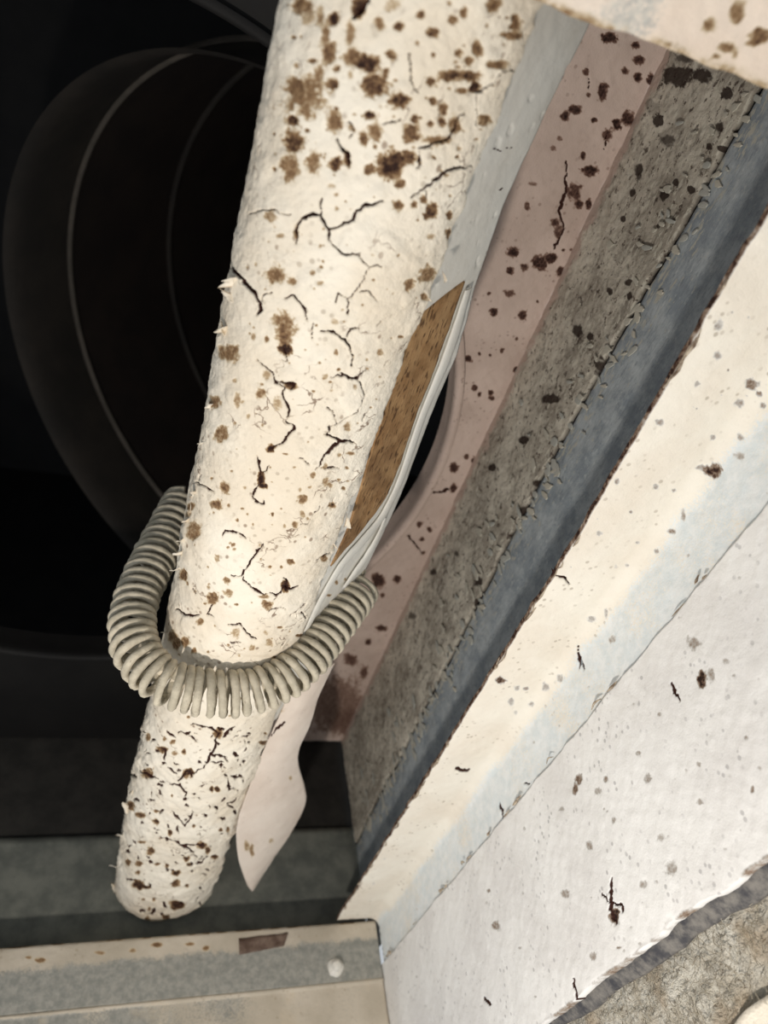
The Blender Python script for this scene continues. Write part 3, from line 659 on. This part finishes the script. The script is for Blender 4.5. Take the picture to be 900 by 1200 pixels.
h = (0.0018 * fbm(P, 18, 2, 50) + (0.00075 + 0.0010 * low) * rough + 0.0003 * fbm(P, 380, 2, 70)
     + edgeL * (0.0010 + 0.0015 * low) * fbm(P, 150, 2, 80) + 0.0011 * lp - 0.0030 * ck - 0.0007 * np.clip(st * 1.5, 0, 1))
# blistered patches
bl = sstep(0.15, 0.45, fbm(P, 45, 2, 90)); h = h + 0.0014 * bl
P = P + N * h[..., None]
P[..., 0] += edgeR * 0.0035 * jag
P[-1, :, 2] = FLOOR
body = mesh_np('coating', P, gquads(*P.shape[:2]), M['coat'], post, {'stain': st, 'crack': ck})

# side board: the plain pale side running back from the coat's right edge
zb = zrows(0.17, 0.42, 0.09, -0.625, 1.6)
x0b, y0b = 0.136, 0.385
nb = np.array([0.7071, -0.7071, 0])
def on_board(px, py, d=0.0):      # where a line of sight meets the side-board plane, pushed out by d
    r = ray(px, py); c = nb @ np.array([x0b, y0b, 0]) + d
    return r * (c / (r @ nb))
_be = np.array([on_board(*p) for p in [(700, 8), (690, 30), (640, 130), (590, 240), (557, 335), (536, 415), (503, 490), (478, 560), (461, 600), (444, 636), (425, 675), (395, 740), (375, 800)]])
bx1 = np.interp(zb, _be[::-1, 2], _be[::-1, 0])
u = np.linspace(0, 1, 60)
X = x0b + (bx1[:, None] - x0b) * u; Y = y0b + (X - x0b) * 1.0
P = np.stack([X, Y, np.repeat(zb[:, None], 60, 1)], -1)
nb = np.array([0.7071, -0.7071, 0])
h = 0.0007 * fbm(P, 50, 3, 12) 
pits = sstep(0.45, 0.62, fbm(P, 120, 2, 14)); h = h - 0.0006 * pits
P = P + nb * h[..., None]
sp = [(505, 615, 3, 5, .5), (630, 240, 3, 3, .2), (340, 742, 6, 3, .7)]
st, ck, lp = marks(P, sp + spots_from((340, 600), 4.5, [(245,370,10,14,.5),(290,355,8,8,.4),(205,440,14,6,.6)]),
                   cracks_from((280, 0), 2.045, [([(610,358),(628,362)],2),([(640,352),(655,355)],2),([(622,455),(632,450)],2.5)]), seed=4)
solid_grid('side_board', P, (-0.004, 0.008, 0), M['board'], post, {'stain': st, 'crack': ck})

def ribbon(name, left, right, mat, parent, thick, nu=24, nsub=10, attrs=True, rough=0.0006, seed=0):
    """thin solid sheet spanned between two polylines of points"""
    def res(pl, n):
        pl = catmull(np.array(pl), 8); s = np.r_[0, np.cumsum(np.linalg.norm(np.diff(pl, axis=0), axis=1))]
        k = np.linspace(0, s[-1], n); return np.stack([np.interp(k, s, pl[:, i]) for i in range(3)], -1)
    n = nsub * max(len(left), len(right))
    A, B = res(left, n), res(right, n)
    t = np.linspace(0, 1, nu)[None, :, None]
    P = A[:, None] * (1 - t) + B[:, None] * t
    N = gnormal(P); sgn = np.sign((N * -P).sum(-1).mean()); N = N * sgn
    P = P + N * (rough * fbm(P, 90, 3, seed))[..., None]
    return P, N

# brown strip where the side's skin has been torn away
lf = [(490, 372), (470, 425), (448, 490), (428, 555), (410, 615), (388, 664)]
rt = [(545, 330), (514, 420), (487, 490), (463, 560), (441, 600), (392, 660)]
P, N = ribbon('bare_patch', [on_board(*p, 0.0012) for p in lf], [on_board(*p, 0.0012) for p in rt], None, None, 0, 30, 14, rough=0.0009, seed=5)
st, ck, lp = marks(P, [(440, 555, 12, 22, .45), (455, 530, 9, 16, .4), (418, 620, 10, 22, .5), (405, 640, 8, 14, .55)], [], seed=6, soft=0.6)
o = solid_grid('bare_patch', P, (-0.0012, 0.0012, 0), M['bare'], post, {'stain': st, 'crack': ck})
o['label'] = 'brown torn strip exposing bare fibre'

def tube(name, pts, rad, mat, parent, flat=1.0, nseg=10, sub=8, lump=0.0, seed=0, attrs=None, cap=True):
    C = catmull(np.array(pts, float), sub); n = len(C)
    Tn = np.gradient(C, axis=0); Tn /= np.linalg.norm(Tn, axis=1, keepdims=True)
    ref = np.array([0.7071, -0.7071, 0.0]); A = ref - Tn * (Tn @ ref)[:, None]; A /= np.linalg.norm(A, axis=1, keepdims=True)
    B = np.cross(Tn, A)
    rd = np.interp(np.linspace(0, 1, n), np.linspace(0, 1, len(rad)), rad) if hasattr(rad, '__len__') else np.full(n, rad)
    t = np.linspace(0, 2 * math.pi, nseg, endpoint=False)
    V = C[:, None] + rd[:, None, None] * (A[:, None] * np.cos(t)[None, :, None] * flat + B[:, None] * np.sin(t)[None, :, None])
    if lump:
        V = V + (V - C[:, None]) * (lump * fbm(V, 120, 3, seed))[..., None]
    q = gquads(n, nseg, True)
    V = np.r_[V.reshape(-1, 3), C[:1], C[-1:]]
    tr = [(j, (j + 1) % nseg, n * nseg) for j in range(nseg)] + [((n - 1) * nseg + (j + 1) % nseg, (n - 1) * nseg + j, n * nseg + 1) for j in range(nseg)]
    at = {k: np.full(len(V), v) for k, v in (attrs or {'stain': 0.0, 'crack': 0.0}).items()}
    return mesh_np(name, V, q, mat, parent, at, tris=tr)

# rolled liner edge right of the torn strip, crumpling towards the spring
tube('liner_fold', [on_board(*p, 0.0022) for p in [(549, 338), (526, 412), (495, 488), (471, 558), (450, 602), (425, 634), (402, 660), (378, 700), (356, 745)]],
     [0.004, 0.0078, 0.0058, 0.0060, 0.0072, 0.0078, 0.0068, 0.006, 0.004], M['board'], post, 0.26, 12, 10, 0.12, 3)
tube('liner_fold', [on_board(*p, 0.003) for p in [(452, 606), (444, 626), (432, 648), (418, 668), (402, 690)]],
     [0.002, 0.0045, 0.0065, 0.006, 0.003], M['board'], post, 0.3, 10, 8, 0.2, 7)

# torn flap of skin hanging under the spring
def flap_pt(px, py, bow=0.0):
    r = ray(px, py); k = np.interp(py, [780, 820, 900, 1043], [0.402, 0.392, 0.382, 0.358]) + bow
    # plane  y = k + 0.35 (x - 0.14)
    s = (k - 0.35 * 0.14) / (r[1] - 0.35 * r[0]); return r * s
lf = [(345, 800), (326, 842), (312, 872), (300, 902), (287, 935), (278, 965), (277, 985), (279, 1005), (284, 1022), (290, 1038)]
rt = [(392, 778), (374, 815), (364, 848), (350, 880), (350, 900), (357, 925), (357, 945), (340, 978), (317, 1012), (297, 1044)]
P, N = ribbon('torn_flap', [flap_pt(*p) for p in lf], [flap_pt(*p) for p in rt], None, None, 0, 40, 12, rough=0.0008, seed=8)
bow = np.sin(np.linspace(0, math.pi, 40))[None, :, None] * 0.004
P = P + N * bow
st, ck, lp = marks(P, [(289, 992, 3, 7, .42), (295, 996, 2.5, 8, .45), (340, 912, 2.5, 4, .35), (318, 985, 3, 4, .3), (322, 832, 10, 4, .5)],
                   [([(318, 862), (326, 852), (334, 846)], 1.8), ([(304, 880), (312, 872)], 1.4)], seed=12)
# slightly wavy edges
o = solid_grid('torn_flap', P, (0.0006, 0.0016, 0), M['flap'], post, {'stain': st, 'crack': ck})
o['label'] = 'smooth torn flap of skin hanging to a point'

# curled paint flakes along the post's edges
def flake(px, py, dpx, dpy, w, depth_y, curl, seed):
    """a curled shard rooted at a pixel's point on plane y=depth_y, pointing along (dpx, dpy) pixels"""
    rg = np.random.default_rng(seed)
    r0 = ray(px, py); a = r0 * (depth_y / r0[1])
    r1 = ray(px + dpx * 0.6, py + dpy * 0.6); b = r1 * ((depth_y - 0.002) / r1[1])
    d = b - a; L = np.linalg.norm(d) + 1e-9; d /= L
    nrm = np.array([0.0, -1.0, 0.0]); sd = np.cross(d, nrm); sd /= np.linalg.norm(sd)
    nr, nc = 7, 4
    V = []
    for i in range(nr):
        t = i / (nr - 1)
        ww = w * 1.3 * (1 - t ** 2.2) * (1 + 0.4 * rg.uniform(-1, 1)) + w * 0.05
        c = a + d * L * t + nrm * curl * t * t
        for j in range(nc):
            s = j / (nc - 1) * 2 - 1
            V.append(c + sd * ww * s + nrm * (0.0004 - 0.25 * ww * s * s))
    V = np.array(V).reshape(nr, nc, 3)
    z = np.zeros((nr, nc)); z2 = np.full((nr, nc), 0.0)
    z2[0] = 0.3
    return solid_grid('paint_flake', V, (0, 0.0009, 0), M['coat'], post, {'stain': z2, 'crack': z})
FLK = [(276, 335, -8, -22, .006, .392, .004), (272, 345, -3, 12, .004, .392, .002), (266, 388, -8, -12, .005, .394, .003), (262, 384, -4, 4, .004, .394, .003),
       (249, 478, -5, -12, .003, .395, .003), (241, 520, -4, -6, .003, .396, .002), (230, 583, -7, -22, .0026, .396, .006), (226, 596, -6, 4, .004, .396, .002),
       (222, 610, -9, -6, .004, .396, .004), (217, 632, -10, -5, .0045, .396, .005), (212, 650, -8, -10, .004, .397, .004), (207, 668, -6, -4, .004, .397, .003),
       (198, 742, -4, -6, .004, .397, .003), (176, 858, -7, -6, .006, .398, .005), (170, 880, -5, 4, .005, .398, .003), (158, 925, -10, 2, .007, .398, .006),
       (153, 945, -8, 8, .006, .398, .004), (146, 980, -5, -8, .006, .398, .004), (140, 1015, -7, -4, .007, .398, .004), (137, 1040, -5, 5, .006, .398, .003),
       (405, 612, 9, 4, .004, .379, .004), (500, 350, 6, -2, .003, .382, .002),
       (520, 325, 5, 2, .0025, .382, .002),
       (392, 640, 6, 2, .003, .379, .003)]
for i, f_ in enumerate(FLK): flake(*f_, 100 + i)

# ================================================================ COIL SPRING
CP = [(215, 588, -.485), (197, 620, -.488), (178, 660, -.490), (161, 700, -.492), (155, 735, -.494), (164, 770, -.496), (190, 797, -.499), (225, 809, -.502), (270, 813, -.503),
      (310, 806, -.500), (345, 786, -.494), (380, 749, -.486), (405, 714, -.480), (425, 686, -.477)]
path = []
for px, py, z in CP:
    r = ray(px, py); path.append(r * (z / r[2]))
C = catmull(np.array(path), 60)
s = np.r_[0, np.cumsum(np.linalg.norm(np.diff(C, axis=0), axis=1))]
TURNS, SEG = 49, 44
n = TURNS * SEG
k_ = np.linspace(0, s[-1], n)
k_ = k_ + 0.0010 * np.interp(np.arange(n), np.arange(0, n + SEG, SEG // 2), np.r_[0, R.normal(0, 1, len(np.arange(0, n + SEG, SEG // 2)) - 1)])
k_ = np.clip(k_, 0, s[-1])
C = np.stack([np.interp(k_, s, C[:, i]) for i in range(3)], -1)
Tn = np.gradient(C, axis=0)
ker = np.ones(41) / 41
Tn = np.stack([np.convolve(np.pad(Tn[:, i], 20, 'edge'), ker, 'valid') for i in range(3)], -1)
Tn /= np.linalg.norm(Tn, axis=1, keepdims=True)
upv = np.array([0, 0, 1.0]); A = upv - Tn * (Tn @ upv)[:, None]; A /= np.linalg.norm(A, axis=1, keepdims=True); B = np.cross(Tn, A)
ph = np.arange(n) / SEG * 2 * math.pi
RC = 0.0160; RW = 0.0033
wob = 1 + 0.02 * np.sin(ph * 0.37) + 0.02 * np.sin(ph * 0.11 + 1)
H = C + RC * wob[:, None] * (A * np.cos(ph)[:, None] + B * np.sin(ph)[:, None])
Th = np.gradient(H, axis=0); Th /= np.linalg.norm(Th, axis=1, keepdims=True)
N1 = (H - C); N1 -= Th * (N1 * Th).sum(1)[:, None]; N1 /= np.linalg.norm(N1, axis=1, keepdims=True); N2 = np.cross(Th, N1)
ns = 10; t = np.linspace(0, 2 * math.pi, ns, endpoint=False)
V = H[:, None] + RW * (N1[:, None] * np.cos(t)[None, :, None] + N2[:, None] * np.sin(t)[None, :, None])
lum = 0.28 * fbm(V, 130, 3, 31)
under = sstep(0.2, 0.95, -((H - C) / RC)[:, 2])[:, None]      # paint gathered in drops under the windings
lum = lum + under * 0.30 * np.clip(fbm(V, 160, 2, 33) + 0.25, 0, 1)
V = H[:, None] + (V - H[:, None]) * (1 + lum)[..., None]
bare = under * sstep(-0.1, 0.25, fbm(V, 150, 2, 35))
Vv = np.r_[V.reshape(-1, 3), H[:1], H[-1:]]
tr = [(j, (j + 1) % ns, n * ns) for j in range(ns)] + [((n - 1) * ns + (j + 1) % ns, (n - 1) * ns + j, n * ns + 1) for j in range(ns)]
spring = mesh_np('coil_spring', Vv, gquads(n, ns, True), M['spring'], None, {'bare': np.r_[bare.ravel(), 0, 0]}, tris=tr)
tag(spring, 'dusty grey-beige coil spring bent in a U around the cracked post', 'spring')

# ================================================================ RIGHT FRAME POST
frame = tag(empty('frame_post', (0.33, 0.33, FLOOR)), 'cream and pale blue angled frame post right of the grey lined wall', 'frame')
zf = zrows(0.34, 0.31, 0.12, -1.0, 1.5)
FY = 0.330
xe = np.interp(zf, [-1.0, -0.6, -0.3, -0.06, 0.12], [0.2925, 0.2890, 0.2865, 0.2770, 0.272]) \
     + 0.0012 * fbm(np.stack([zf, zf * 0, zf * 0], -1), 60, 4, 21)
# profile from the free edge along the front flange, round the bend, along the return
n1, n2, n3 = 70, 16, 60
RB = 0.014
cols = []
t1 = np.linspace(0, 1, n1, endpoint=False)
Xf = xe[:, None] + (WX - 0.002 - RB - xe[:, None]) * t1; Yf = np.full(Xf.shape, FY)
a = np.linspace(0, math.pi / 2, n2, endpoint=False)
Xb = np.repeat((WX - 0.002 - RB + RB * np.sin(a))[None], len(zf), 0); Yb = np.repeat((FY - RB + RB * np.cos(a))[None], len(zf), 0)
y2 = np.linspace(FY - RB, 0.262, n3); Yr = np.repeat(y2[None], len(zf), 0); Xr = np.full(Yr.shape, WX - 0.002)
X = np.c_[Xf, Xb, Xr]; Y = np.c_[Yf, Yb, Yr]
P = np.stack([X, Y, np.repeat(zf[:, None], X.shape[1], 1)], -1)
N = gnormal(P)
if N[100, 30, 1] > 0: N = -N
st, ck, lp = marks(P, FLANGE_SPOTS, FLANGE_CRACKS, seed=40)
uu = np.r_[t1 * 0, np.linspace(0, 0.8, n2), np.full(n3, 0.8)]
bare = np.repeat(uu[None], len(zf), 0) + 0.35 * fbm(P, 30, 3, 41) - 0.15
eb = np.exp(-((X - xe[:, None]) / 0.0008) ** 2) * (Y > FY - 0.002)
st = np.maximum(st, eb * (0.75 + 0.4 * fbm(P, 160, 3, 44)))
h = 0.0012 * fbm(P, 26, 3, 42) + 0.0005 * fbm(P, 140, 2, 43) - 0.003 * ck - 0.0008 * st + 0.001 * lp + eb * 0.0008 * fbm(P, 150, 3, 45)
P = P + N * h[..., None]
solid_grid('bent_flange', P, (0.0, 0.003, 0.0), M['flange'], frame, {'stain': st, 'crack': ck, 'bare': np.clip(bare, 0, 1)})
# crumbs of old coat along the flange's free edge
for i in range(46):
    z = R.uniform(-0.97, 0.02); x = np.interp(z, zf[::-1], xe[::-1]) + R.uniform(-0.0015, 0.0012)
    L_ = R.uniform(0.003, 0.010); w = R.uniform(0.0006, 0.0015)
    tube('edge_crumb', [(x, FY - 0.0005, z - L_), (x + R.normal(0, .0008), FY - 0.0016, z), (x + R.normal(0, .0008), FY - 0.0004, z + L_)],
         [w * 0.3, w, w * 0.3], M['edge'], frame, 0.7, 6, 3, 0.6, i, {'stain': 0.0, 'crack': 0.0})

# ================================================================ WHITE SIDE PANEL
zw = zrows(0.345, 0.2, 0.15, -1.02, 1.6)
seam = 0.2755 + 0.0016 * fbm(np.stack([zw, zw * 0, zw * 0], -1), 40, 4, 51)
torn = np.interp(zw, [-1.02, -.64, -.45, -.33, .15], [0.116, 0.1205, 0.124, 0.126, 0.127]) + 0.0030 * fbm(np.stack([zw, zw * 0, zw * 0], -1), 35, 4, 52)
ncw = 240
u = np.linspace(0, 1, ncw)
Yw = seam[:, None] + (torn - seam)[:, None] * u
P = np.stack([np.full(Yw.shape, WX - 0.0055), Yw, np.repeat(zw[:, None], ncw, 1)], -1)
st, ck, lp = marks(P, PANEL_SPOTS, PANEL_CRACKS, seed=60)
e1 = np.exp(-(u / 0.006) ** 2)[None]; e2 = np.exp(-((1 - u) / 0.010) ** 2)[None]
st = np.maximum(st, e1 * np.clip(0.1 + 0.7 * fbm(P, 70, 3, 61), 0, 1)); st = np.maximum(st, e2 * np.clip(0.25 + 0.8 * fbm(P, 60, 3, 62), 0, 1))
ck = np.maximum(ck, (np.exp(-(u / 0.0035) ** 2)[None]) * np.clip(0.75 + 0.6 * fbm(P, 90, 3, 66), 0, 1))
h = 0.0012 * fbm(P, 22, 3, 63) + 0.0005 * fbm(P, 150, 2, 64) - 0.0018 * ck - 0.0006 * st + 0.0003 * lp + (e1 + e2) * 0.0012 * fbm(P, 90, 3, 65)
P[..., 0] -= h
panel = solid_grid('side_panel', P, (0.007, 0, 0), M['white'], None, {'stain': st, 'crack': ck})
tag(panel, 'broad white painted side panel with torn lower right edge', 'panel')
for i in range(26):
    z = R.uniform(-0.98, -0.05); y = np.interp(z, zw[::-1], seam[::-1]) + R.uniform(-0.001, 0.002); L_ = R.uniform(0.002, 0.008); w = R.uniform(0.0009, 0.0022)
    tube('edge_crumb', [(WX - .006, y, z - L_), (WX - .0072, y + R.normal(0, .001), z), (WX - .006, y + R.normal(0, .001), z + L_)],
         [w * .3, w, w * .3], M['edge'], panel, 0.7, 6, 3, 0.6, i)

# ================================================================ INSULATION behind the torn edge
X, Y = np.meshgrid(np.linspace(0, 1, 220), np.linspace(0.02, 0.135, 120))
zI = np.interp(X, [0, 1], [-0.85, 0.1])
P = np.stack([np.full(X.shape, WX + 0.022), Y, zI], -1)
st = sstep(0.1, 0.5, fbm(P, 40, 3, 70)) * 0.6
P[..., 0] -= 0.006 * fbm(P, 30, 3, 71) + 0.004 * fbm(P, 130, 3, 72) + 0.002 * fbm(P, 400, 2, 73)
batt = solid_grid('insulation_batt', P, (0.02, 0, 0), M['fibre'], None, {'stain': st})
tag(batt, 'shaggy fibrous insulation exposed beyond the torn edge of the white panel', 'insulation')
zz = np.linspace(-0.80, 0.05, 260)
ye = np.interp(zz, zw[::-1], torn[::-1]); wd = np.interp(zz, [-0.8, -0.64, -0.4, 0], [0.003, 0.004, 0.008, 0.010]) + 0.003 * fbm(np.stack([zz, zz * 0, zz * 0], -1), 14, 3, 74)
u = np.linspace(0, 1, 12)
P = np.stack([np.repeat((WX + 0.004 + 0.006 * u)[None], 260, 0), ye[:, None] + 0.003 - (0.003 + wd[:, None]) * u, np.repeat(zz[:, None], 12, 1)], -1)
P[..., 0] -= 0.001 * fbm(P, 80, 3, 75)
o = solid_grid('shade_strip', P, (0.003, 0, 0), M['slate'], batt); o['label'] = 'dark slate strip standing in for shade under the torn edge'  # added strip, its dark colour stands for shade in the gap
# smooth paper facing at the corner of the batt
fp = [(842, 1225), (866, 1192), (890, 1172), (925, 1152)]
A_ = []
for p in fp:
    r = ray(*p); A_.append(r * ((WX + 0.012) / r[0]))
A_ = catmull(np.array(A_), 10); Bq = A_ + np.array([0, -0.045, 0.0])
u = np.linspace(0, 1, 14)[None, :, None]
P = A_[:, None] * (1 - u) + Bq[:, None] * u
P[..., 0] -= 0.0012 * fbm(P, 60, 3, 76)
z_ = np.zeros(P.shape[:2])
solid_grid('paper_facing', P, (0.004, 0, 0), M['coat'], batt, {'stain': z_, 'crack': z_})
# loose strands (too many and too fine to count)
Vs, Qs = [], []
for i in range(2600):
    y = R.uniform(0.03, 0.132); z = R.uniform(-0.75, -0.1)
    x = WX + 0.018 + R.uniform(-0.006, 0.002); L_ = R.uniform(0.004, 0.014); d = R.normal(0, 1, 3); d[0] *= 0.35; d /= np.linalg.norm(d)
    b = R.normal(0, 1, 3); b -= d * (b @ d); b /= np.linalg.norm(b); c2 = np.cross(d, b); w = 0.00022
    k0 = len(Vs)
    for j in range(4):
        tj = j / 3; c = np.array([x, y, z]) + d * L_ * (tj - .5) + b * L_ * 0.3 * math.sin(math.pi * tj)
        for q in ((1, 0), (-.5, .87), (-.5, -.87)): Vs.append(c + (b * q[0] + c2 * q[1]) * w)
    for j in range(3):
        for q in range(3):
            Qs.append((k0 + j * 3 + q, k0 + j * 3 + (q + 1) % 3, k0 + j * 3 + 3 + (q + 1) % 3, k0 + j * 3 + 3 + q))
o = mesh_np('loose_fibres', np.array(Vs), Qs, M['strand'], batt); o['kind'] = 'stuff'

# ================================================================ SILL RAIL (bottom)
sill = tag(empty('sill_rail', (0.0, 0.30, FLOOR)), 'grey metal sill rail with cream back edge below the cracked post', 'rail')
xs = np.linspace(-0.45, 0.3455, 520)
prof = []          # (y, z) from the back lip, over the bullnose, to the front groove
for a in np.linspace(0, math.pi / 2, 8): prof.append((0.3225 + 0.005 * math.cos(a), -1.005 + 0.005 * math.sin(a)))
for y in np.linspace(0.321, 0.2600, 60): prof.append((y, -1.0))
prof = np.array(prof)
Y = np.repeat(prof[:, 0][None], len(xs), 0); Z = np.repeat(prof[:, 1][None], len(xs), 0); X = np.repeat(xs[:, None], len(prof), 1)
P = np.stack([X, Y, Z], -1)
bl_ = np.interp(xs, [-0.3, 0.345], [0.303, 0.308])
bare = sstep(0.010, -0.010, Y - bl_[:, None] + 0.006 * fbm(P * np.array([1.0, .4, 1]), 110, 4, 80)) * 0.72
bare = np.maximum(bare, 0)
st, ck, lp = marks(P, spots_from((0, 900), 1.8, [(330,372,12,6,.6),(435,380,8,5,.55),(85,405,14,6,.5),(60,400,8,4,.5),(210,390,10,4,.4),(280,385,8,5,.4),(400,372,10,4,.5)]), [], seed=81)
st = np.maximum(st, (Y > 0.3255) * 0.6 * sstep(-0.3, 0.2, fbm(P, 90, 3, 82)))
P[..., 2] += 0.0008 * fbm(P, 20, 3, 83) + 0.0003 * fbm(P, 150, 2, 84)
top = solid_grid('top_sheet', P, (0, 0, -0.012), M['sill'], sill, {'stain': st, 'crack': ck, 'bare': bare})
# lower front sheet beyond the groove
X, Y = np.meshgrid(np.linspace(-0.45, 0.3455, 300), np.linspace(0.2605, 0.16, 60), indexing='ij')
P = np.stack([X, Y, np.full(X.shape, -1.0015)], -1)
bare = sstep(0.30, -0.05, X) * 0.5 + 0.2 + 0.2 * fbm(P, 20, 2, 85) - 0.7 * np.exp(-((Y - 0.2575) / 0.0018) ** 2)
P[..., 2] += 0.001 * fbm(P, 20, 3, 86) + 0.0030 * np.exp(-((Y - 0.2575) / 0.0014) ** 2)
st = 0.12 * sstep(0.2, 0.5, fbm(P, 40, 3, 87)); z_ = np.zeros(X.shape)
solid_grid('front_sheet', P, (0, 0, -0.008), M['sill'], sill, {'stain': st, 'crack': z_, 'bare': np.clip(bare, 0, 1)})
box('back_web', -0.45, 0.3455, 0.3180, 0.3265, FLOOR, -1.006, M['sill'], sill)
# broken notch in the back edge
def on_sill(px, py, dz=0.0):
    r = ray(px, py); return r * ((-1.0 + dz) / r[2])
c4 = [on_sill(*p, 0.0016) for p in [(280, 1100), (338, 1093), (333, 1108), (281, 1119)]]
V = []
for j in range(5):
    for i in range(14):
        a_ = c4[0] + (c4[1] - c4[0]) * i / 13; b_ = c4[3] + (c4[2] - c4[3]) * i / 13
        V.append(a_ + (b_ - a_) * j / 4)
V = np.array(V).reshape(5, 14, 3); V[..., 1] += 0.0012 * fbm(V, 120, 2, 90)
V[1:4, 1:13, 2] -= 0.0012
solid_grid('rusty_notch', V, (0, 0, -0.002), M['notch'], sill)
# painted screw near the corner
c = on_sill(393, 1134, 0.0); V = []; 
pr = [(0.0105, 0.0), (0.0100, 0.002), (0.0085, 0.0035), (0.0062, 0.004), (0.0058, 0.008), (0.0050, 0.0095), (0.003, 0.0105), (0.0, 0.0108)]
t = np.linspace(0, 2 * math.pi, 24, endpoint=False)
V = np.stack([np.stack([c[0] + r_ * np.cos(t) * (1 + .12 * np.sin(3 * t + 1)), c[1] + r_ * np.sin(t), np.full(24, c[2] + z_)], -1) for r_, z_ in pr])
V = V + (0.0008 * fbm(V, 200, 2, 91))[..., None]
mesh_np('screw', V, gquads(len(pr), 24, True), M['screw'], sill)

# ================================================================ HEADER RAIL (top right)
xs = np.linspace(0.118, 0.42, 330)
zb = -0.0150 + 0.0016 * fbm(np.stack([xs, xs * 0, xs * 0], -1), 70, 3, 95)
v = np.linspace(0, 1, 80)
X = np.repeat(xs[:, None], 80, 1); Z = zb[:, None] + (0.10 - zb[:, None]) * v[None]
HY = 0.3385
P = np.stack([X, np.full(X.shape, HY), Z], -1)
st, ck, lp = marks(P, RAIL_SPOTS, [], seed=96)
el = np.exp(-((Z - zb[:, None]) / 0.003) ** 2)
st = np.maximum(st, el * np.clip(0.35 + 0.6 * fbm(P, 60, 3, 97), 0, 0.8))
px_, py_ = proj(P)
bare = np.exp(-((X - 0.166) / 0.020) ** 4) * 0.62 + 0.2 * fbm(P, 60, 3, 101) - 0.1
h = 0.0014 * fbm(P, 30, 3, 98) + 0.0006 * fbm(P, 150, 2, 99) + el * 0.0018 * fbm(P, 90, 3, 100)
P[..., 1] -= h
hd = solid_grid('header_rail', P, (0, 0.012, 0), M['rail'], None, {'stain': st, 'crack': ck, 'bare': bare})
tag(hd, 'cream painted header rail with brown spots across the top right corner', 'rail')

# ================================================================ BLOWER in the dark
inlet = tag(empty('blower_inlet', (0.104, 0.96, -0.653)), 'dim round blower inlet with rolled lip in the dark left of the post', 'blower')
KS = 1.2
ax = np.array([math.sin(.683) * math.cos(.031), math.cos(.683) * math.cos(.031), math.sin(.031)])
C0 = np.array([.087, .80, -.544]) * KS
ua = np.array([ax[1], -ax[0], 0]); ua /= np.linalg.norm(ua); va = np.cross(ax, ua)
def ring(name, prof, mat, n=160):
    t = np.linspace(0, 2 * math.pi, n, endpoint=False)
    V = np.stack([C0 + ax * d * KS + (ua * np.cos(t)[:, None] + va * np.sin(t)[:, None]) * r * KS for d, r in prof])
    return mesh_np(name, V, gquads(len(prof), n, True), mat, inlet)
def lip(d, r, w):
    return [(d + w * math.sin(a), r - w * math.cos(a)) for a in np.linspace(0, 2 * math.pi, 9)]
ring('bell_rim', [(-0.01, .392), (0.0, .387), (.02, .3865), (.06, .390), (.106, .397)], M['inlet'])
ring('rolled_lip', lip(.111, .398, .005), M['lip'])
ring('throat', [(.116, .400), (.2, .404), (.30, .408), (.336, .409)], M['inlet_in'])
ring('inner_ring', lip(.342, .409, .006), M['inlet'])
ring('throat', [(.348, .411), (.45, .415), (.60, .42)], M['inlet_in'])
t = np.linspace(0, 2 * math.pi, 40, endpoint=False)
hubc = C0 + ax * .55 * KS - ua * 0.20 * KS + va * 0.0
V = np.stack([hubc + ax * d + (ua * np.cos(t)[:, None] + va * np.sin(t)[:, None]) * r for d, r in [(.1, .16), (0, .16), (-.012, .15), (-.014, .06), (-.05, .055), (-.052, .001)]])
mesh_np('motor_hub', V, gquads(6, 40, True), M['hub'], inlet)
# dark sheet-metal chamber that the blower sits in
V = [(x, y, z) for x in (-1.2, 1.6) for y in (WY + 0.065, 2.2) for z in (-1.9, 0.5)]
q = [(0, 1, 3, 2), (4, 6, 7, 5), (2, 3, 7, 6), (0, 2, 6, 4), (1, 5, 7, 3)]
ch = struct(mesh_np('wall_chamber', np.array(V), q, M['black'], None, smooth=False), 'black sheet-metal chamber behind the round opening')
